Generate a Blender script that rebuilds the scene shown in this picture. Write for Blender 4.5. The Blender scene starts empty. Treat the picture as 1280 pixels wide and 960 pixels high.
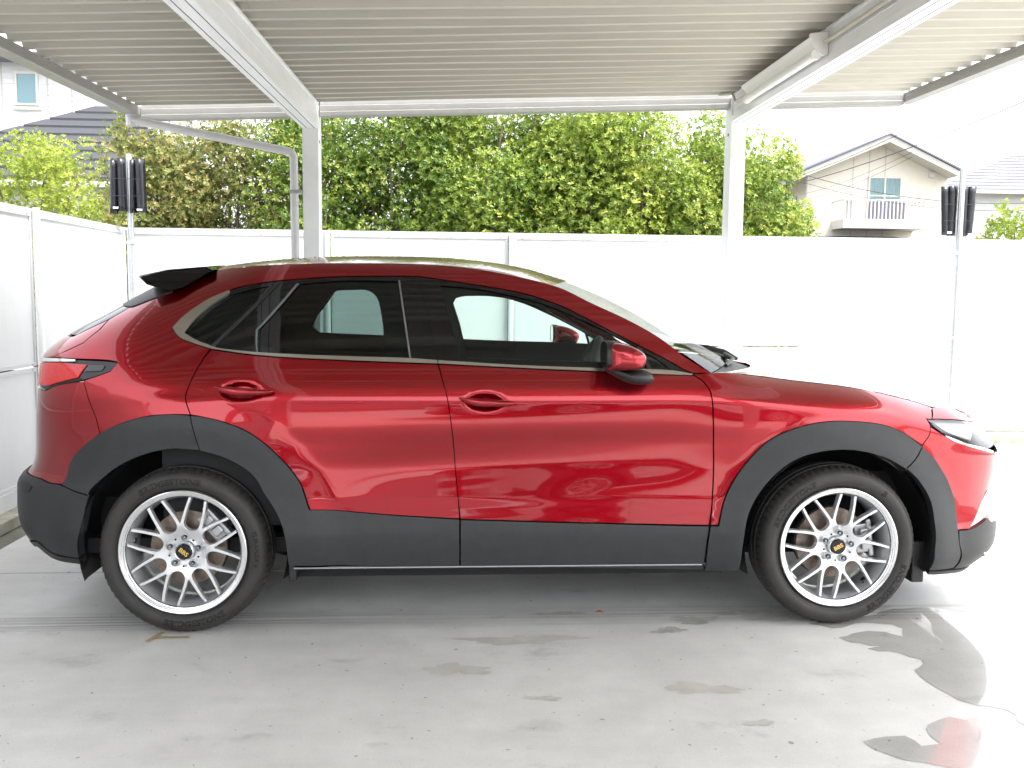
import bpy, bmesh, math, random
import numpy as np
from mathutils import Vector, Matrix, geometry
random.seed(7); RNG = np.random.default_rng(11)
PI = math.pi; R = math.radians
S0 = bpy.context.scene
COL = S0.collection

# ------------------------------------------------------------------ camera
CAM_H, YAW, PITCH, ROLL, FPX = 1.360, .0646, .0965, .0097, 1150.0
fw = np.array([math.sin(YAW)*math.cos(PITCH), math.cos(YAW)*math.cos(PITCH), -math.sin(PITCH)])
rt = np.array([math.cos(YAW), -math.sin(YAW), 0.]); up = np.cross(rt, fw)
rt2 = rt*math.cos(ROLL)+up*math.sin(ROLL); up2 = -rt*math.sin(ROLL)+up*math.cos(ROLL)
cd = bpy.data.cameras.new('camera'); cam = bpy.data.objects.new('camera', cd); COL.objects.link(cam)
cam.matrix_world = Matrix(((rt2[0], up2[0], -fw[0], 0), (rt2[1], up2[1], -fw[1], 0), (rt2[2], up2[2], -fw[2], CAM_H), (0, 0, 0, 1)))
cd.sensor_width = 36; cd.lens = FPX*36/1280; cd.clip_end = 3000; cd.clip_start = .02
S0.camera = cam
# ------------------------------------------------------------------ light
SUN_EL, SUN_AZ = R(64), R(128)     # azimuth measured from +Y towards +X
w = bpy.data.worlds.new('World'); S0.world = w; w.use_nodes = True
nt = w.node_tree; nt.nodes.clear()
sky = nt.nodes.new('ShaderNodeTexSky'); sky.sky_type = 'NISHITA'; sky.sun_disc = False
sky.sun_elevation = SUN_EL; sky.sun_rotation = SUN_AZ; sky.air_density = 1.0; sky.dust_density = 4.0; sky.ozone_density = 1.0
hs = nt.nodes.new('ShaderNodeHueSaturation'); hs.inputs['Saturation'].default_value = .22; hs.inputs['Value'].default_value = 1.15
bg = nt.nodes.new('ShaderNodeBackground'); bg.inputs['Strength'].default_value = .15
wo = nt.nodes.new('ShaderNodeOutputWorld')
nt.links.new(sky.outputs[0], hs.inputs['Color']); nt.links.new(hs.outputs[0], bg.inputs[0]); nt.links.new(bg.outputs[0], wo.inputs[0])
sl = bpy.data.lights.new('sun', 'SUN'); sl.energy = 1.0; sl.angle = R(12); sl.color = (1, .97, .92)
so = bpy.data.objects.new('sun', sl); COL.objects.link(so)
sd = Vector((math.sin(SUN_AZ)*math.cos(SUN_EL), math.cos(SUN_AZ)*math.cos(SUN_EL), math.sin(SUN_EL)))
so.rotation_euler = sd.to_track_quat('Z', 'Y').to_euler()
S0.view_settings.view_transform = 'Standard'; S0.view_settings.look = 'None'
S0.view_settings.exposure = 2.18; S0.view_settings.gamma = 1
S0.cycles.max_bounces = 8; S0.cycles.diffuse_bounces = 5; S0.cycles.glossy_bounces = 5
S0.cycles.transparent_max_bounces = 24; S0.cycles.use_denoising = True
S0.cycles.sample_clamp_indirect = 8; S0.cycles.caustics_reflective = False; S0.cycles.caustics_refractive = False

# ------------------------------------------------------------------ measuring (pixels of the photograph to metres)
def ray(u, v): return fw*FPX+rt2*(u-640)+up2*(480-v)
O = np.array([0, 0, CAM_H])
def hit(u, v, ax, val):
    d = ray(u, v); return O+d*((val-O[ax])/d[ax])

# ------------------------------------------------------------------ materials
def mat(name, color=(.8, .8, .8), rough=.5, metal=0., coat=0., spec=.5, noise=None, bump=None, emit=None, coat_rough=.03):
    m = bpy.data.materials.new(name); m.use_nodes = True; n = m.node_tree; b = n.nodes['Principled BSDF']
    b.inputs['Base Color'].default_value = (*color, 1); b.inputs['Roughness'].default_value = rough
    b.inputs['Metallic'].default_value = metal; b.inputs['Coat Weight'].default_value = coat
    b.inputs['Coat Roughness'].default_value = coat_rough; b.inputs['Specular IOR Level'].default_value = spec
    tc = n.nodes.new('ShaderNodeTexCoord')
    if noise:     # (scale, amount, stretch)
        sc, am = noise[:2]; st = noise[2] if len(noise) > 2 else (1, 1, 1)
        mp = n.nodes.new('ShaderNodeMapping'); mp.inputs['Scale'].default_value = st
        t = n.nodes.new('ShaderNodeTexNoise'); t.inputs['Scale'].default_value = sc; t.inputs['Detail'].default_value = 8; t.inputs['Roughness'].default_value = .62
        cr = n.nodes.new('ShaderNodeMapRange'); cr.inputs['From Min'].default_value = .3; cr.inputs['From Max'].default_value = .7
        cr.inputs['To Min'].default_value = 1-am; cr.inputs['To Max'].default_value = 1+am
        vm = n.nodes.new('ShaderNodeVectorMath'); vm.operation = 'SCALE'; vm.inputs[0].default_value = color
        n.links.new(tc.outputs['Object'], mp.inputs[0]); n.links.new(mp.outputs[0], t.inputs['Vector']); n.links.new(t.outputs[0], cr.inputs[0])
        n.links.new(cr.outputs[0], vm.inputs['Scale']); n.links.new(vm.outputs[0], b.inputs['Base Color'])
    if bump:
        sc, st = bump[:2]
        t = n.nodes.new('ShaderNodeTexNoise'); t.inputs['Scale'].default_value = sc; t.inputs['Detail'].default_value = 6
        bp = n.nodes.new('ShaderNodeBump'); bp.inputs['Strength'].default_value = st; bp.inputs['Distance'].default_value = .002
        n.links.new(tc.outputs['Object'], t.inputs['Vector']); n.links.new(t.outputs[0], bp.inputs['Height']); n.links.new(bp.outputs[0], b.inputs['Normal'])
    return m

def glass(name, tint, refl=1.0, rough=0.0):
    m = bpy.data.materials.new(name); m.use_nodes = True; n = m.node_tree; n.nodes.clear()
    o = n.nodes.new('ShaderNodeOutputMaterial'); mx = n.nodes.new('ShaderNodeMixShader')
    tr = n.nodes.new('ShaderNodeBsdfTransparent'); tr.inputs[0].default_value = (*tint, 1)
    gl = n.nodes.new('ShaderNodeBsdfGlossy'); gl.inputs['Roughness'].default_value = rough; gl.inputs[0].default_value = (1, 1, 1, 1)
    fr = n.nodes.new('ShaderNodeFresnel'); fr.inputs[0].default_value = 1.5
    mu = n.nodes.new('ShaderNodeMath'); mu.operation = 'MULTIPLY'; mu.inputs[1].default_value = refl
    n.links.new(fr.outputs[0], mu.inputs[0]); n.links.new(mu.outputs[0], mx.inputs[0]); n.links.new(tr.outputs[0], mx.inputs[1]); n.links.new(gl.outputs[0], mx.inputs[2])
    n.links.new(mx.outputs[0], o.inputs[0]); return m

M = {}
M['paint'] = mat('red_paint', (.31, .0004, .007), .25, .90, 1.0, noise=(900, .05))
M['white_paint'] = mat('white_car_paint', (.75, .76, .78), .25, 0, 1.0)
M['clad'] = mat('grey_plastic', (.022, .0235, .025), .45, spec=.42, noise=(22, .14), bump=(700, .2))
M['black_plastic'] = mat('black_plastic', (.012, .012, .013), .45, bump=(300, .1))
M['gloss_black'] = mat('gloss_black', (.004, .004, .005), .03, 0, 0, .5)
M['rubber'] = mat('tyre_rubber', (.027, .025, .0235), .62, noise=(14, .25), bump=(160, .2))
M['letter'] = mat('tyre_letter_rubber', (.007, .007, .007), .75)
M['silver'] = mat('wheel_silver', (.72, .73, .75), .30, .65, .5)
M['lip'] = mat('polished_lip', (.80, .81, .82), .2, .85)
M['chrome'] = mat('chrome', (.82, .82, .83), .07, 1.0)
M['satin'] = mat('satin_trim', (.50, .48, .44), .25, 1.0)
M['disc'] = mat('brake_disc_iron', (.21, .17, .14), .45, .8, noise=(30, .4))
M['caliper'] = mat('caliper_metal', (.42, .42, .43), .4, .7)
M['steel'] = mat('lug_steel', (.35, .36, .38), .25, .9)
M['gold'] = mat('gold_print', (.70, .46, .14), .35, .5)
M['inner'] = mat('cabin_dark', (.012, .012, .013), .8)
M['trimgrey'] = mat('cabin_pillar_trim', (.10, .11, .115), .7)
M['glass_rear'] = glass('privacy_glass', (.36, .45, .43), .85)
M['glass_front'] = glass('green_glass', (.76, .86, .83), .85)
M['screen'] = glass('windscreen_glass', (.96, .98, .97), .45)
M['lens'] = glass('clear_lens', (.95, .96, .97), 1.3)
M['redlens'] = mat('red_lens', (.60, .006, .008), .1, 0, .35, noise=(60, .3, (1, 1, 6)))
M['reflector'] = mat('lamp_silver', (.80, .82, .85), .22, .45)
M['mirror'] = mat('mirror_glass', (.85, .9, .92), .01, 1.0)
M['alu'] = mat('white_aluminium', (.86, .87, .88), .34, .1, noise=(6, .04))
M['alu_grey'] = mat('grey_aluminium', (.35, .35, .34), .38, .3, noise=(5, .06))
M['roof'] = mat('beige_roof_sheet', (.44, .42, .36), .42, .10, noise=(3, .07, (.3, 2, 1)))
M['groove'] = mat('dark_groove', (.08, .085, .09), .6)
M['pvc'] = mat('pvc_pipe', (.60, .60, .61), .35, noise=(9, .06))
M['fence'] = mat('white_fence_board', (.66, .67, .68), .45, noise=(2.5, .06, (1, 1, .25)), bump=(40, .1))
M['fence_frame'] = mat('fence_frame', (.56, .57, .58), .4)
M['galv'] = mat('galvanised_steel', (.50, .52, .54), .35, .8, noise=(30, .12))
M['black_sheet'] = mat('black_polythene', (.012, .013, .017), .22, bump=(12, .3))
M['tag'] = mat('white_tag', (.8, .8, .8), .5)
M['tape'] = mat('brown_tape', (.40, .29, .14), .7, noise=(40, .2))
M['bark'] = mat('bark', (.10, .075, .05), .9, noise=(12, .3))
M['tube'] = mat('lamp_diffuser', (.93, .93, .90), .3)
M['fixture'] = mat('lamp_housing', (.90, .89, .86), .35)
M['wire'] = mat('cable_black', (.03, .03, .03), .6)
M['conduit'] = mat('cream_conduit', (.62, .58, .48), .4)
M['h_white'] = mat('white_siding', (.60, .61, .62), .6, noise=(4, .05))
M['h_beige'] = mat('beige_render', (.62, .59, .52), .8, noise=(3, .04))
M['h_trim'] = mat('house_trim', (.42, .41, .38), .5)
M['tile_grey'] = mat('grey_roof_tile', (.033, .035, .041), .6, noise=(8, .15))
M['tile_dark'] = mat('slate_roof_edge', (.10, .10, .14), .5)
M['h_glass'] = mat('house_window_glass', (.12, .24, .27), .06, 0, .6)
M['curtain'] = mat('curtain', (.17, .26, .27), .8, noise=(6, .4, (14, 1, .4)))
M['rail'] = mat('balcony_rail', (.55, .53, .49), .4)
M['leaf_red'] = mat('fallen_leaf', (.55, .16, .05), .6)

def leaf_mat(name, a, b, c, trans=.45):
    m = bpy.data.materials.new(name); m.use_nodes = True; n = m.node_tree; n.nodes.clear()
    o = n.nodes.new('ShaderNodeOutputMaterial'); at = n.nodes.new('ShaderNodeAttribute'); at.attribute_name = 'tint'
    cr = n.nodes.new('ShaderNodeValToRGB'); e = cr.color_ramp.elements
    e[0].color = (*a, 1); e[1].color = (*c, 1); k = cr.color_ramp.elements.new(.55); k.color = (*b, 1)
    p = n.nodes.new('ShaderNodeBsdfPrincipled'); p.inputs['Roughness'].default_value = .45
    t = n.nodes.new('ShaderNodeBsdfTranslucent'); mx = n.nodes.new('ShaderNodeMixShader'); mx.inputs[0].default_value = trans
    n.links.new(at.outputs['Fac'], cr.inputs[0]); n.links.new(cr.outputs[0], p.inputs[0]); n.links.new(cr.outputs[0], t.inputs[0])
    n.links.new(p.outputs[0], mx.inputs[1]); n.links.new(t.outputs[0], mx.inputs[2]); n.links.new(mx.outputs[0], o.inputs[0]); return m
M['leaf_a'] = leaf_mat('evergreen_leaf', (.055, .12, .018), (.18, .275, .042), (.47, .50, .10))
M['leaf_b'] = leaf_mat('olive_leaf', (.08, .12, .03), (.23, .27, .07), (.52, .42, .17))
M['leaf_c'] = leaf_mat('light_leaf', (.13, .20, .03), (.33, .43, .07), (.60, .62, .15))
M['leaf_e'] = leaf_mat('mid_leaf', (.085, .155, .022), (.24, .34, .05), (.52, .55, .12))
M['leaf_d'] = leaf_mat('yellow_green_leaf', (.17, .24, .03), (.34, .42, .06), (.52, .56, .10))

# concrete
def concrete(name, wet=False):
    m = bpy.data.materials.new(name); m.use_nodes = True; n = m.node_tree; b = n.nodes['Principled BSDF']; L = n.links
    tc = n.nodes.new('ShaderNodeTexCoord')
    def noise(scale, st=(1, 1, 1), det=8, ro=.6, loc=(0, 0, 0)):
        mp = n.nodes.new('ShaderNodeMapping'); mp.inputs['Scale'].default_value = st; mp.inputs['Location'].default_value = loc
        t = n.nodes.new('ShaderNodeTexNoise'); t.inputs['Scale'].default_value = scale; t.inputs['Detail'].default_value = det; t.inputs['Roughness'].default_value = ro
        L.new(tc.outputs['Object'], mp.inputs[0]); L.new(mp.outputs[0], t.inputs['Vector']); return t.outputs[0]
    def rng(x, a, b_, c, d, smooth=False):
        r = n.nodes.new('ShaderNodeMapRange'); r.inputs[1].default_value = a; r.inputs[2].default_value = b_; r.inputs[3].default_value = c; r.inputs[4].default_value = d
        if smooth: r.interpolation_type = 'SMOOTHSTEP'
        L.new(x, r.inputs[0]); return r.outputs[0]
    def mul(a, b_):
        r = n.nodes.new('ShaderNodeMath'); r.operation = 'MULTIPLY'; L.new(a, r.inputs[0])
        if isinstance(b_, float): r.inputs[1].default_value = b_
        else: L.new(b_, r.inputs[1])
        return r.outputs[0]
    big = rng(noise(.9), .3, .7, .88, 1.07); mid = rng(noise(4.5, (1, 1, 1), 10, .7), .3, .7, .91, 1.06); fine = mul(rng(noise(160), .25, .75, .92, 1.06), rng(noise(520, (1, 1, 1), 2), .3, .7, .94, 1.05))
    streak = rng(noise(3.0, (.5, 3, 1)), .35, .7, 1.02, .955)
    v = mul(mul(mul(big, mid), fine), streak)
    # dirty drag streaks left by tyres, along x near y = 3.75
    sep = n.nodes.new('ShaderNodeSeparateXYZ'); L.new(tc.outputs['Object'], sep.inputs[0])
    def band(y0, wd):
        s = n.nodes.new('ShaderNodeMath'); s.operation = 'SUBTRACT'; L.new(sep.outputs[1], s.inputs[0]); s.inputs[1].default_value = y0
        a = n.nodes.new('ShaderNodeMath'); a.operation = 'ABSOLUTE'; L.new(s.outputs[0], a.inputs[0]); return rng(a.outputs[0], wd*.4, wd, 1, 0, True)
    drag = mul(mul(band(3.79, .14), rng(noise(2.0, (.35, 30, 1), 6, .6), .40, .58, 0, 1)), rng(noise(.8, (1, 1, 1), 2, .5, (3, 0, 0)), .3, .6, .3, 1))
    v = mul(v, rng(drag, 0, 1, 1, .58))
    spots = mul(rng(noise(2.6, (1, 1.7, 1), 6, .62, (5.3, 1.7, 0)), .60, .70, 0, 1), rng(noise(14), .3, .6, .3, 1))
    v = mul(v, rng(spots, 0, 1, 1, .76))
    dots = mul(rng(noise(38, (1, 1, 1), 2, .4), .72, .75, 1, .5), rng(noise(120, (1, 1, 1), 2, .4), .70, .74, 1, .72))
    v = mul(v, dots)
    vm = n.nodes.new('ShaderNodeVectorMath'); vm.operation = 'SCALE'; vm.inputs[0].default_value = (.42, .415, .39) if wet else (.60, .595, .575)
    L.new(v, vm.inputs['Scale']); L.new(vm.outputs[0], b.inputs['Base Color'])
    if wet:
        b.inputs['Roughness'].default_value = .25; b.inputs['Coat Weight'].default_value = 1; b.inputs['Coat Roughness'].default_value = .015; b.inputs['Coat IOR'].default_value = 1.45
    else:
        L.new(rng(noise(1.3), .3, .7, .42, .66), b.inputs['Roughness'])
        bp = n.nodes.new('ShaderNodeBump'); bp.inputs['Strength'].default_value = .25; bp.inputs['Distance'].default_value = .003
        L.new(noise(90), bp.inputs['Height']); L.new(bp.outputs[0], b.inputs['Normal'])
    return m
M['concrete'] = concrete('concrete'); M['wet'] = concrete('wet_concrete', True)
M['damp_dark'] = mat('dark_damp_concrete', (.37, .365, .34), .4, noise=(14, .25))
M['kerb'] = mat('mossy_kerb', (.36, .34, .28), .85, noise=(7, .35), bump=(60, .4))
M['soil'] = mat('soil_ground', (.15, .145, .12), .9, noise=(5, .3), bump=(40, .5))

# ------------------------------------------------------------------ object helpers
def link(name, me, parent=None, m=None, smooth=False):
    o = bpy.data.objects.new(name, me); COL.objects.link(o)
    if m is not None and not me.materials:
        for q in (m if isinstance(m, (list, tuple)) else [m]): me.materials.append(q)
    if parent is not None: o.parent = parent
    if smooth:
        for p in me.polygons: p.use_smooth = True
    return o
def tag(o, label=None, cat=None, group=None, kind=None):
    if label: o['label'] = label
    if cat: o['category'] = cat
    if group: o['group'] = group
    if kind: o['kind'] = kind
    return o
def empty(name, loc=(0, 0, 0), parent=None):
    o = bpy.data.objects.new(name, None); COL.objects.link(o); o.location = loc; o.empty_display_size = .1
    if parent is not None: o.parent = parent
    return o
class MB:
    def __init__(s): s.v = []; s.f = []; s.mi = []
    def add(s, vs, fs, mi=0):
        b = len(s.v); s.v += [tuple(map(float, q)) for q in vs]; s.f += [tuple(b+i for i in q) for q in fs]; s.mi += [mi]*len(fs); return s
    def box(s, a, b, mi=0, Mx=None):
        x0, y0, z0 = a; x1, y1, z1 = b
        vs = [(x0, y0, z0), (x1, y0, z0), (x1, y1, z0), (x0, y1, z0), (x0, y0, z1), (x1, y0, z1), (x1, y1, z1), (x0, y1, z1)]
        if Mx is not None: vs = [tuple(Mx @ Vector(q)) for q in vs]
        return s.add(vs, [(0, 3, 2, 1), (4, 5, 6, 7), (0, 1, 5, 4), (1, 2, 6, 5), (2, 3, 7, 6), (3, 0, 4, 7)], mi)
    def beam(s, p, q, prof, mi=0, cap=True):      # profile of (x,z) swept from p to q (runs mainly along y); ends keep the x-z plane
        n = len(prof); vs = [(p[0]+a, p[1], p[2]+b) for a, b in prof]+[(q[0]+a, q[1], q[2]+b) for a, b in prof]
        fs = [(i, (i+1) % n, n+(i+1) % n, n+i) for i in range(n)]
        if cap: fs += [tuple(range(n))[::-1], tuple(range(n, 2*n))]
        return s.add(vs, fs, mi)
    def tube(s, pts, r, n=10, mi=0, cap=True):
        pts = [Vector(p) for p in pts]; rings = []; u = None
        for i, p in enumerate(pts):
            t = (pts[min(i+1, len(pts)-1)]-pts[max(i-1, 0)]).normalized()
            if u is None: u = t.orthogonal().normalized()
            u = (u-t*u.dot(t)).normalized(); v = t.cross(u); rr = r[i] if isinstance(r, (list, tuple)) else r
            rings.append([p+(u*math.cos(k*2*PI/n)+v*math.sin(k*2*PI/n))*rr for k in range(n)])
        vs = [q for g in rings for q in g]; fs = []
        for i in range(len(pts)-1):
            for k in range(n): fs.append((i*n+k, i*n+(k+1) % n, (i+1)*n+(k+1) % n, (i+1)*n+k))
        if cap: fs += [tuple(range(n))[::-1], tuple(range((len(pts)-1)*n, len(pts)*n))]
        return s.add(vs, fs, mi)
    def lathe(s, prof, n=64, mi=0, c=(0, 0, 0), close=False):   # prof of (radius, y); axis along y
        m = len(prof); vs = []
        for k in range(n):
            a = 2*PI*k/n
            for r_, y in prof: vs.append((c[0]+r_*math.cos(a), c[1]+y, c[2]+r_*math.sin(a)))
        fs = []
        for k in range(n):
            k2 = (k+1) % n
            for i in range(m-1 if not close else m):
                j = (i+1) % m; fs.append((k*m+i, k*m+j, k2*m+j, k2*m+i))
        return s.add(vs, fs, mi)
    def mesh(s, name, smooth=False, angle=None):
        me = bpy.data.meshes.new(name); me.from_pydata(s.v, [], s.f); me.polygons.foreach_set('material_index', s.mi)
        bm = bmesh.new(); bm.from_mesh(me); bmesh.ops.recalc_face_normals(bm, faces=bm.faces); bm.to_mesh(me); bm.free()
        if smooth: me.shade_smooth()
        if angle: me.shade_smooth(); me.set_sharp_from_angle(angle=R(angle))
        return me
    def build(s, name, m, parent=None, smooth=False, angle=None, bevel=0):
        me = s.mesh(name, smooth, angle); o = link(name, me, parent, m)
        if bevel:
            b = o.modifiers.new('bevel', 'BEVEL'); b.width = bevel; b.segments = 2; b.limit_method = 'ANGLE'
        return o

# ================================================================== GROUND AND SURROUNDINGS
def sheet(name, pts, z, m, kind='structure', thick=0):
    b = MB(); n = len(pts)
    if thick:
        b.add([(x, y, z) for x, y in pts]+[(x, y, z-thick) for x, y in pts], [tuple(range(n))]+[(i, (i+1) % n, n+(i+1) % n, n+i) for i in range(n)])
    else: b.add([(x, y, z) for x, y in pts], [tuple(range(n))])
    me = bpy.data.meshes.new(name); me.from_pydata(b.v, [], b.f); bm = bmesh.new(); bm.from_mesh(me)
    bmesh.ops.recalc_face_normals(bm, faces=bm.faces)
    if bm.faces: 
        bm.faces.ensure_lookup_table()
        if bm.faces[0].normal.z < 0: bmesh.ops.reverse_faces(bm, faces=bm.faces)
    bm.to_mesh(me); bm.free(); o = link(name, me, None, m)
    if kind: o['kind'] = kind
    return o
sheet('ground', [(-600, -300), (600, -300), (600, 900), (-600, 900)], -.17, M['soil'])
GAP = .006
def slab(x0, x1, y0, y1): return sheet('concrete_slab', [(x0+GAP, y0+GAP), (x1-GAP, y0+GAP), (x1-GAP, y1-GAP), (x0+GAP, y1-GAP)], 0, M['concrete'], thick=.165)
for x0, x1 in ((-2.38, 3.85), (3.85, 9.9), (9.9, 16)):
    for y0, y1 in ((-9.0, .2), (.2, 4.475), (4.475, 8.30)): slab(x0, x1, y0, y1)
slab(-12, -2.38, -9, .2)

# ---- fences
FY = 8.5; FX = -2.93
def fence_bay(parent, p, q, z0, zm, z1, inward, extra=()):
    """two stacked boards between two posts, p -> q on the ground plan; inward = unit vector towards the yard"""
    p = Vector((*p, 0)); q = Vector((*q, 0)); d = (q-p); L = d.length; d.normalize(); nrm = Vector((*inward, 0))
    Mx = Matrix(((d.x, nrm.x, 0, p.x), (d.y, nrm.y, 0, p.y), (0, 0, 1, 0), (0, 0, 0, 1)))
    for a, b in ((z0, zm), (zm, z1)):
        m = MB(); g = .006
        m.box((.03, 0, a+g), (L-.03, .012, b-g), 0, Mx)
        m.build('fence_panel', M['fence'], parent)
        m = MB()
        for e in ((.028, L-.028),):
            m.box((e[0], .0125, b-g-.028), (e[1], .022, b-g+.001), 0, Mx); m.box((e[0], .0125, a+g-.001), (e[1], .022, a+g+.024), 0, Mx)
        for x in (.028, L-.052): m.box((x, .0125, a+g+.024), (x+.024, .022, b-g-.028), 0, Mx)
        for x in extra: m.box((x-.004, .0125, a+g+.024), (x+.004, .017, b-g-.028), 0, Mx)
        m.build('panel_frame', M['fence_frame'], parent, bevel=.002)
    m = MB()
    for x in (.10, L*.33, L*.67, L-.10):
        for z in (z1-.02, zm+.016, zm-.02):
            m.box((x-.006, .022, z-.006), (x+.006, .028, z+.006), 0, Mx)
    m.build('fence_bolts', M['galv'], parent)['kind'] = 'stuff'
def fence_post(parent, x, y, z0, z1, inw):
    m = MB(); s = .024; m.tube([(x+inw[0]*.045, y+inw[1]*.045, z0), (x+inw[0]*.045, y+inw[1]*.045, z1)], s, 14)
    m.build('fence_post', M['alu'], parent, angle=40)
bf = tag(empty('fence', (0, FY, 0)), 'long white panel fence running behind the red car, in front of the bushes', 'fence')
bx = [FX, -1.13, .53, 2.68, 4.80, 6.9, 9.0, 11.1, 13.2]
for a, b in zip(bx[:-1], bx[1:]): fence_bay(bf, (a, FY), (b, FY), .10, .90, 1.90, (0, -1))
for x in bx: fence_post(bf, x, FY, 0.02, 1.92, (0, -1))
m = MB(); m.box((FX, FY-.012, 1.90), (13.2, FY+.02, 1.925)); m.build('top_rail', M['fence_frame'], bf)
lf = tag(empty('fence', (FX, 5, 0)), 'white panel fence along the left side, beside the rear of the car', 'fence')
ly = [8.5, 6.66, 4.9, 3.1, 1.3, -.5]
for a, b in zip(ly[:-1], ly[1:]): fence_bay(lf, (FX, a), (FX, b), .03, .83, 1.90, (1, 0), extra=(.72,))
for y in ly[1:]: fence_post(lf, FX, y, -.08, 1.93, (1, 0))
m = MB(); m.box((FX-.02, -.5, 1.90), (FX+.012, 8.48, 1.925)); m.build('top_rail', M['fence_frame'], lf)
m = MB(); m.box((FX+.015, -.5, -.075), (FX+.035, 8.4, .035)); m.build('base_board', M['fence'], lf)
m = MB(); m.box((FX-.12, -.6, -.168), (FX+.13, 8.36, -.085)); tag(m.build('kerb', M['kerb'], bevel=.01), kind='structure')
m = MB(); m.box((FX-.1, 8.37, -.16), (14, 8.62, .088)); tag(m.build('kerb', M['kerb'], bevel=.01), kind='structure')

for q in (bf, lf):
    for c_ in q.children: c_.location = -Vector(q.location)

# ---- galvanised poles with black plastic covers
def cover_pole(base, H, zb, zt, name_label, cov_label, seed):
    x, y = base; m = MB(); t = tag(empty('steel_pole', (x, y, 0)), name_label, 'pole')
    b = MB(); b.tube([(0, 0, 0), (0, 0, H)], .026, 14); b.build('pole_tube', M['galv'], t, angle=40)
    b = MB()
    for z in (1.78, 1.0): b.box((-.05, -.034, z-.012), (.05, .03, z+.012))
    b.build('clamp', M['galv'], t, bevel=.003)
    rnd = random.Random(seed); c = tag(empty('black_cover', (x, y, zb)), cov_label, 'plastic cover')
    h = zt-zb; xs = [(-.155, -.085), (-.098, -.012), (.012, .07), (.06, .15)] if seed == 1 else [(-.17, -.095), (-.105, -.012), (.010, .100), (.085, .165)]
    back = 0 if seed == 1 else .085
    for k, (a, e) in enumerate(xs):
        b = MB(); n = 8; rows = []
        dz0 = rnd.uniform(0, .03); dz1 = rnd.uniform(0, .03)
        for j, z in enumerate(np.linspace(dz0, h-dz1, 10)):
            tp = 1-.10*(z/h if seed == 2 else 1-z/h)*-1
            row = []
            for i in range(n):
                f = i/(n-1); xx = (a+(e-a)*f)*(.90+.10*z/h if seed == 2 else 1)
                yy = back-.035-.055*math.sin(PI*f)**.6*(1 if k in (0, 3) else .8)*(1 if seed == 1 else .45)-.006*rnd.random(); xx += (.012 if k in (0, 2) else -.006)*(z/h-.5)*(1 if seed == 1 else -1.2)
                row.append((xx, yy, z))
            rows.append(row)
        vs = [q for r_ in rows for q in r_]; fs = [(j*n+i, j*n+i+1, (j+1)*n+i+1, (j+1)*n+i) for j in range(9) for i in range(n-1)]
        b.add(vs, fs); o = b.build('folded_sheet', M['black_sheet'], c, angle=50)
        sm = o.modifiers.new('solid', 'SOLIDIFY'); sm.thickness = .008
    b = MB()
    for xx, z in ((-.09, .05), (.11, .035)): b.box((xx-.022, -.104+back*1.35, z-.006), (xx+.022, -.101+back*1.35, z+.010))
    b.build('white_tag', M['tag'], c)
    b = MB()
    for z in (h*.32, h*.62): b.box((-.15, -.099+back*1.35, z-.002), (.148, -.0985+back*1.35, z+.002))
    b.build('strap', M['wire'], c)
cover_pole((-2.80, 8.30), 2.54, 2.02, 2.50, 'galvanised steel pole standing at the left corner of the white fence', 'black folded plastic cover strapped high on the left pole, by the dark tiled roof', 1)
cover_pole((4.66, 8.30), 2.55, 1.92, 2.42, 'galvanised steel pole standing before the fence at the right of the photo', 'black folded plastic cover strapped high on the right pole, beside the beige house', 2)

# ================================================================== CARPORT
cp = tag(empty('carport', (.5, 7, 0)), 'white metal carport with beige corrugated roof over the red car', 'carport')
cp_inv = Matrix.Translation((-.5, -7, 0))
def cpb(mb, name, m_, **k):
    mb.v = [(x-.5, y-7, z) for x, y, z in mb.v]; return mb.build(name, m_, cp, **k)
SKX, SLY = .017, .015
def zr(x, y): return 2.754+.041*(x+.98)-SLY*(7-y)
def skew(x, y): return x-SKX*(7-y)
Y0, Y1 = .35, 7.16
# beams
for bx0, zb in ((-1.113, 2.567), (2.095, 2.680)):
    p = (skew(bx0, Y0), Y0, zb-SLY*(7-Y0)); q = (bx0, 7.0, zb); H = .187 if bx0 < 0 else .205; W = .125
    prof = [(0, 0), (.030, 0), (.030, .004), (.036, .004), (.036, 0), (W-.036, 0), (W-.036, .004), (W-.030, .004), (W-.030, 0), (W, 0), (W, .045), (W-.012, .05), (W-.012, .095), (W-.009, .098), (W-.012, .101), (W-.012, H-.02), (W-.002, H-.016), (W-.002, H), (.002, H), (.002, H-.016), (.012, H-.02), (.012, .101), (.009, .098), (.012, .095), (.012, .05), (0, .045)]
    b = MB(); b.beam(p, q, prof); cpb(b, 'roof_beam', M['alu'], bevel=.0015)
    b = MB()
    for g in (.0302, W-.0358): b.beam((p[0]+g, p[1], p[2]+.0035), (q[0]+g, q[1]-.001, q[2]+.0035), [(0, -.0026), (.0056, -.0026), (.0056, 0), (0, 0)])
    cpb(b, 'beam_groove', M['groove'])
    # posts (rear and front)
    for yy in (7.0, .95):
        xx = skew(bx0, yy); zt = zb-SLY*(7-yy)-.002
        b = MB(); b.box((xx, yy, 0), (xx+.118, yy+.155, zt if yy < 5 else zt-.004)); cpb(b, 'post', M['alu'], bevel=.004)
        if yy > 5:
            b = MB(); b.box((xx+.001, yy+.001, zt-.004), (xx+.117, yy+.154, zr(bx0, 7)-.01)); cpb(b, 'post_head', M['alu'], bevel=.002)
            b = MB(); b.box((xx-.002 if bx0 > 0 else xx+.114, yy+.05, zt-.095), (xx+.004 if bx0 > 0 else xx+.120, yy+.075, zt-.075)); cpb(b, 'post_bolt', M['groove'])
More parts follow.
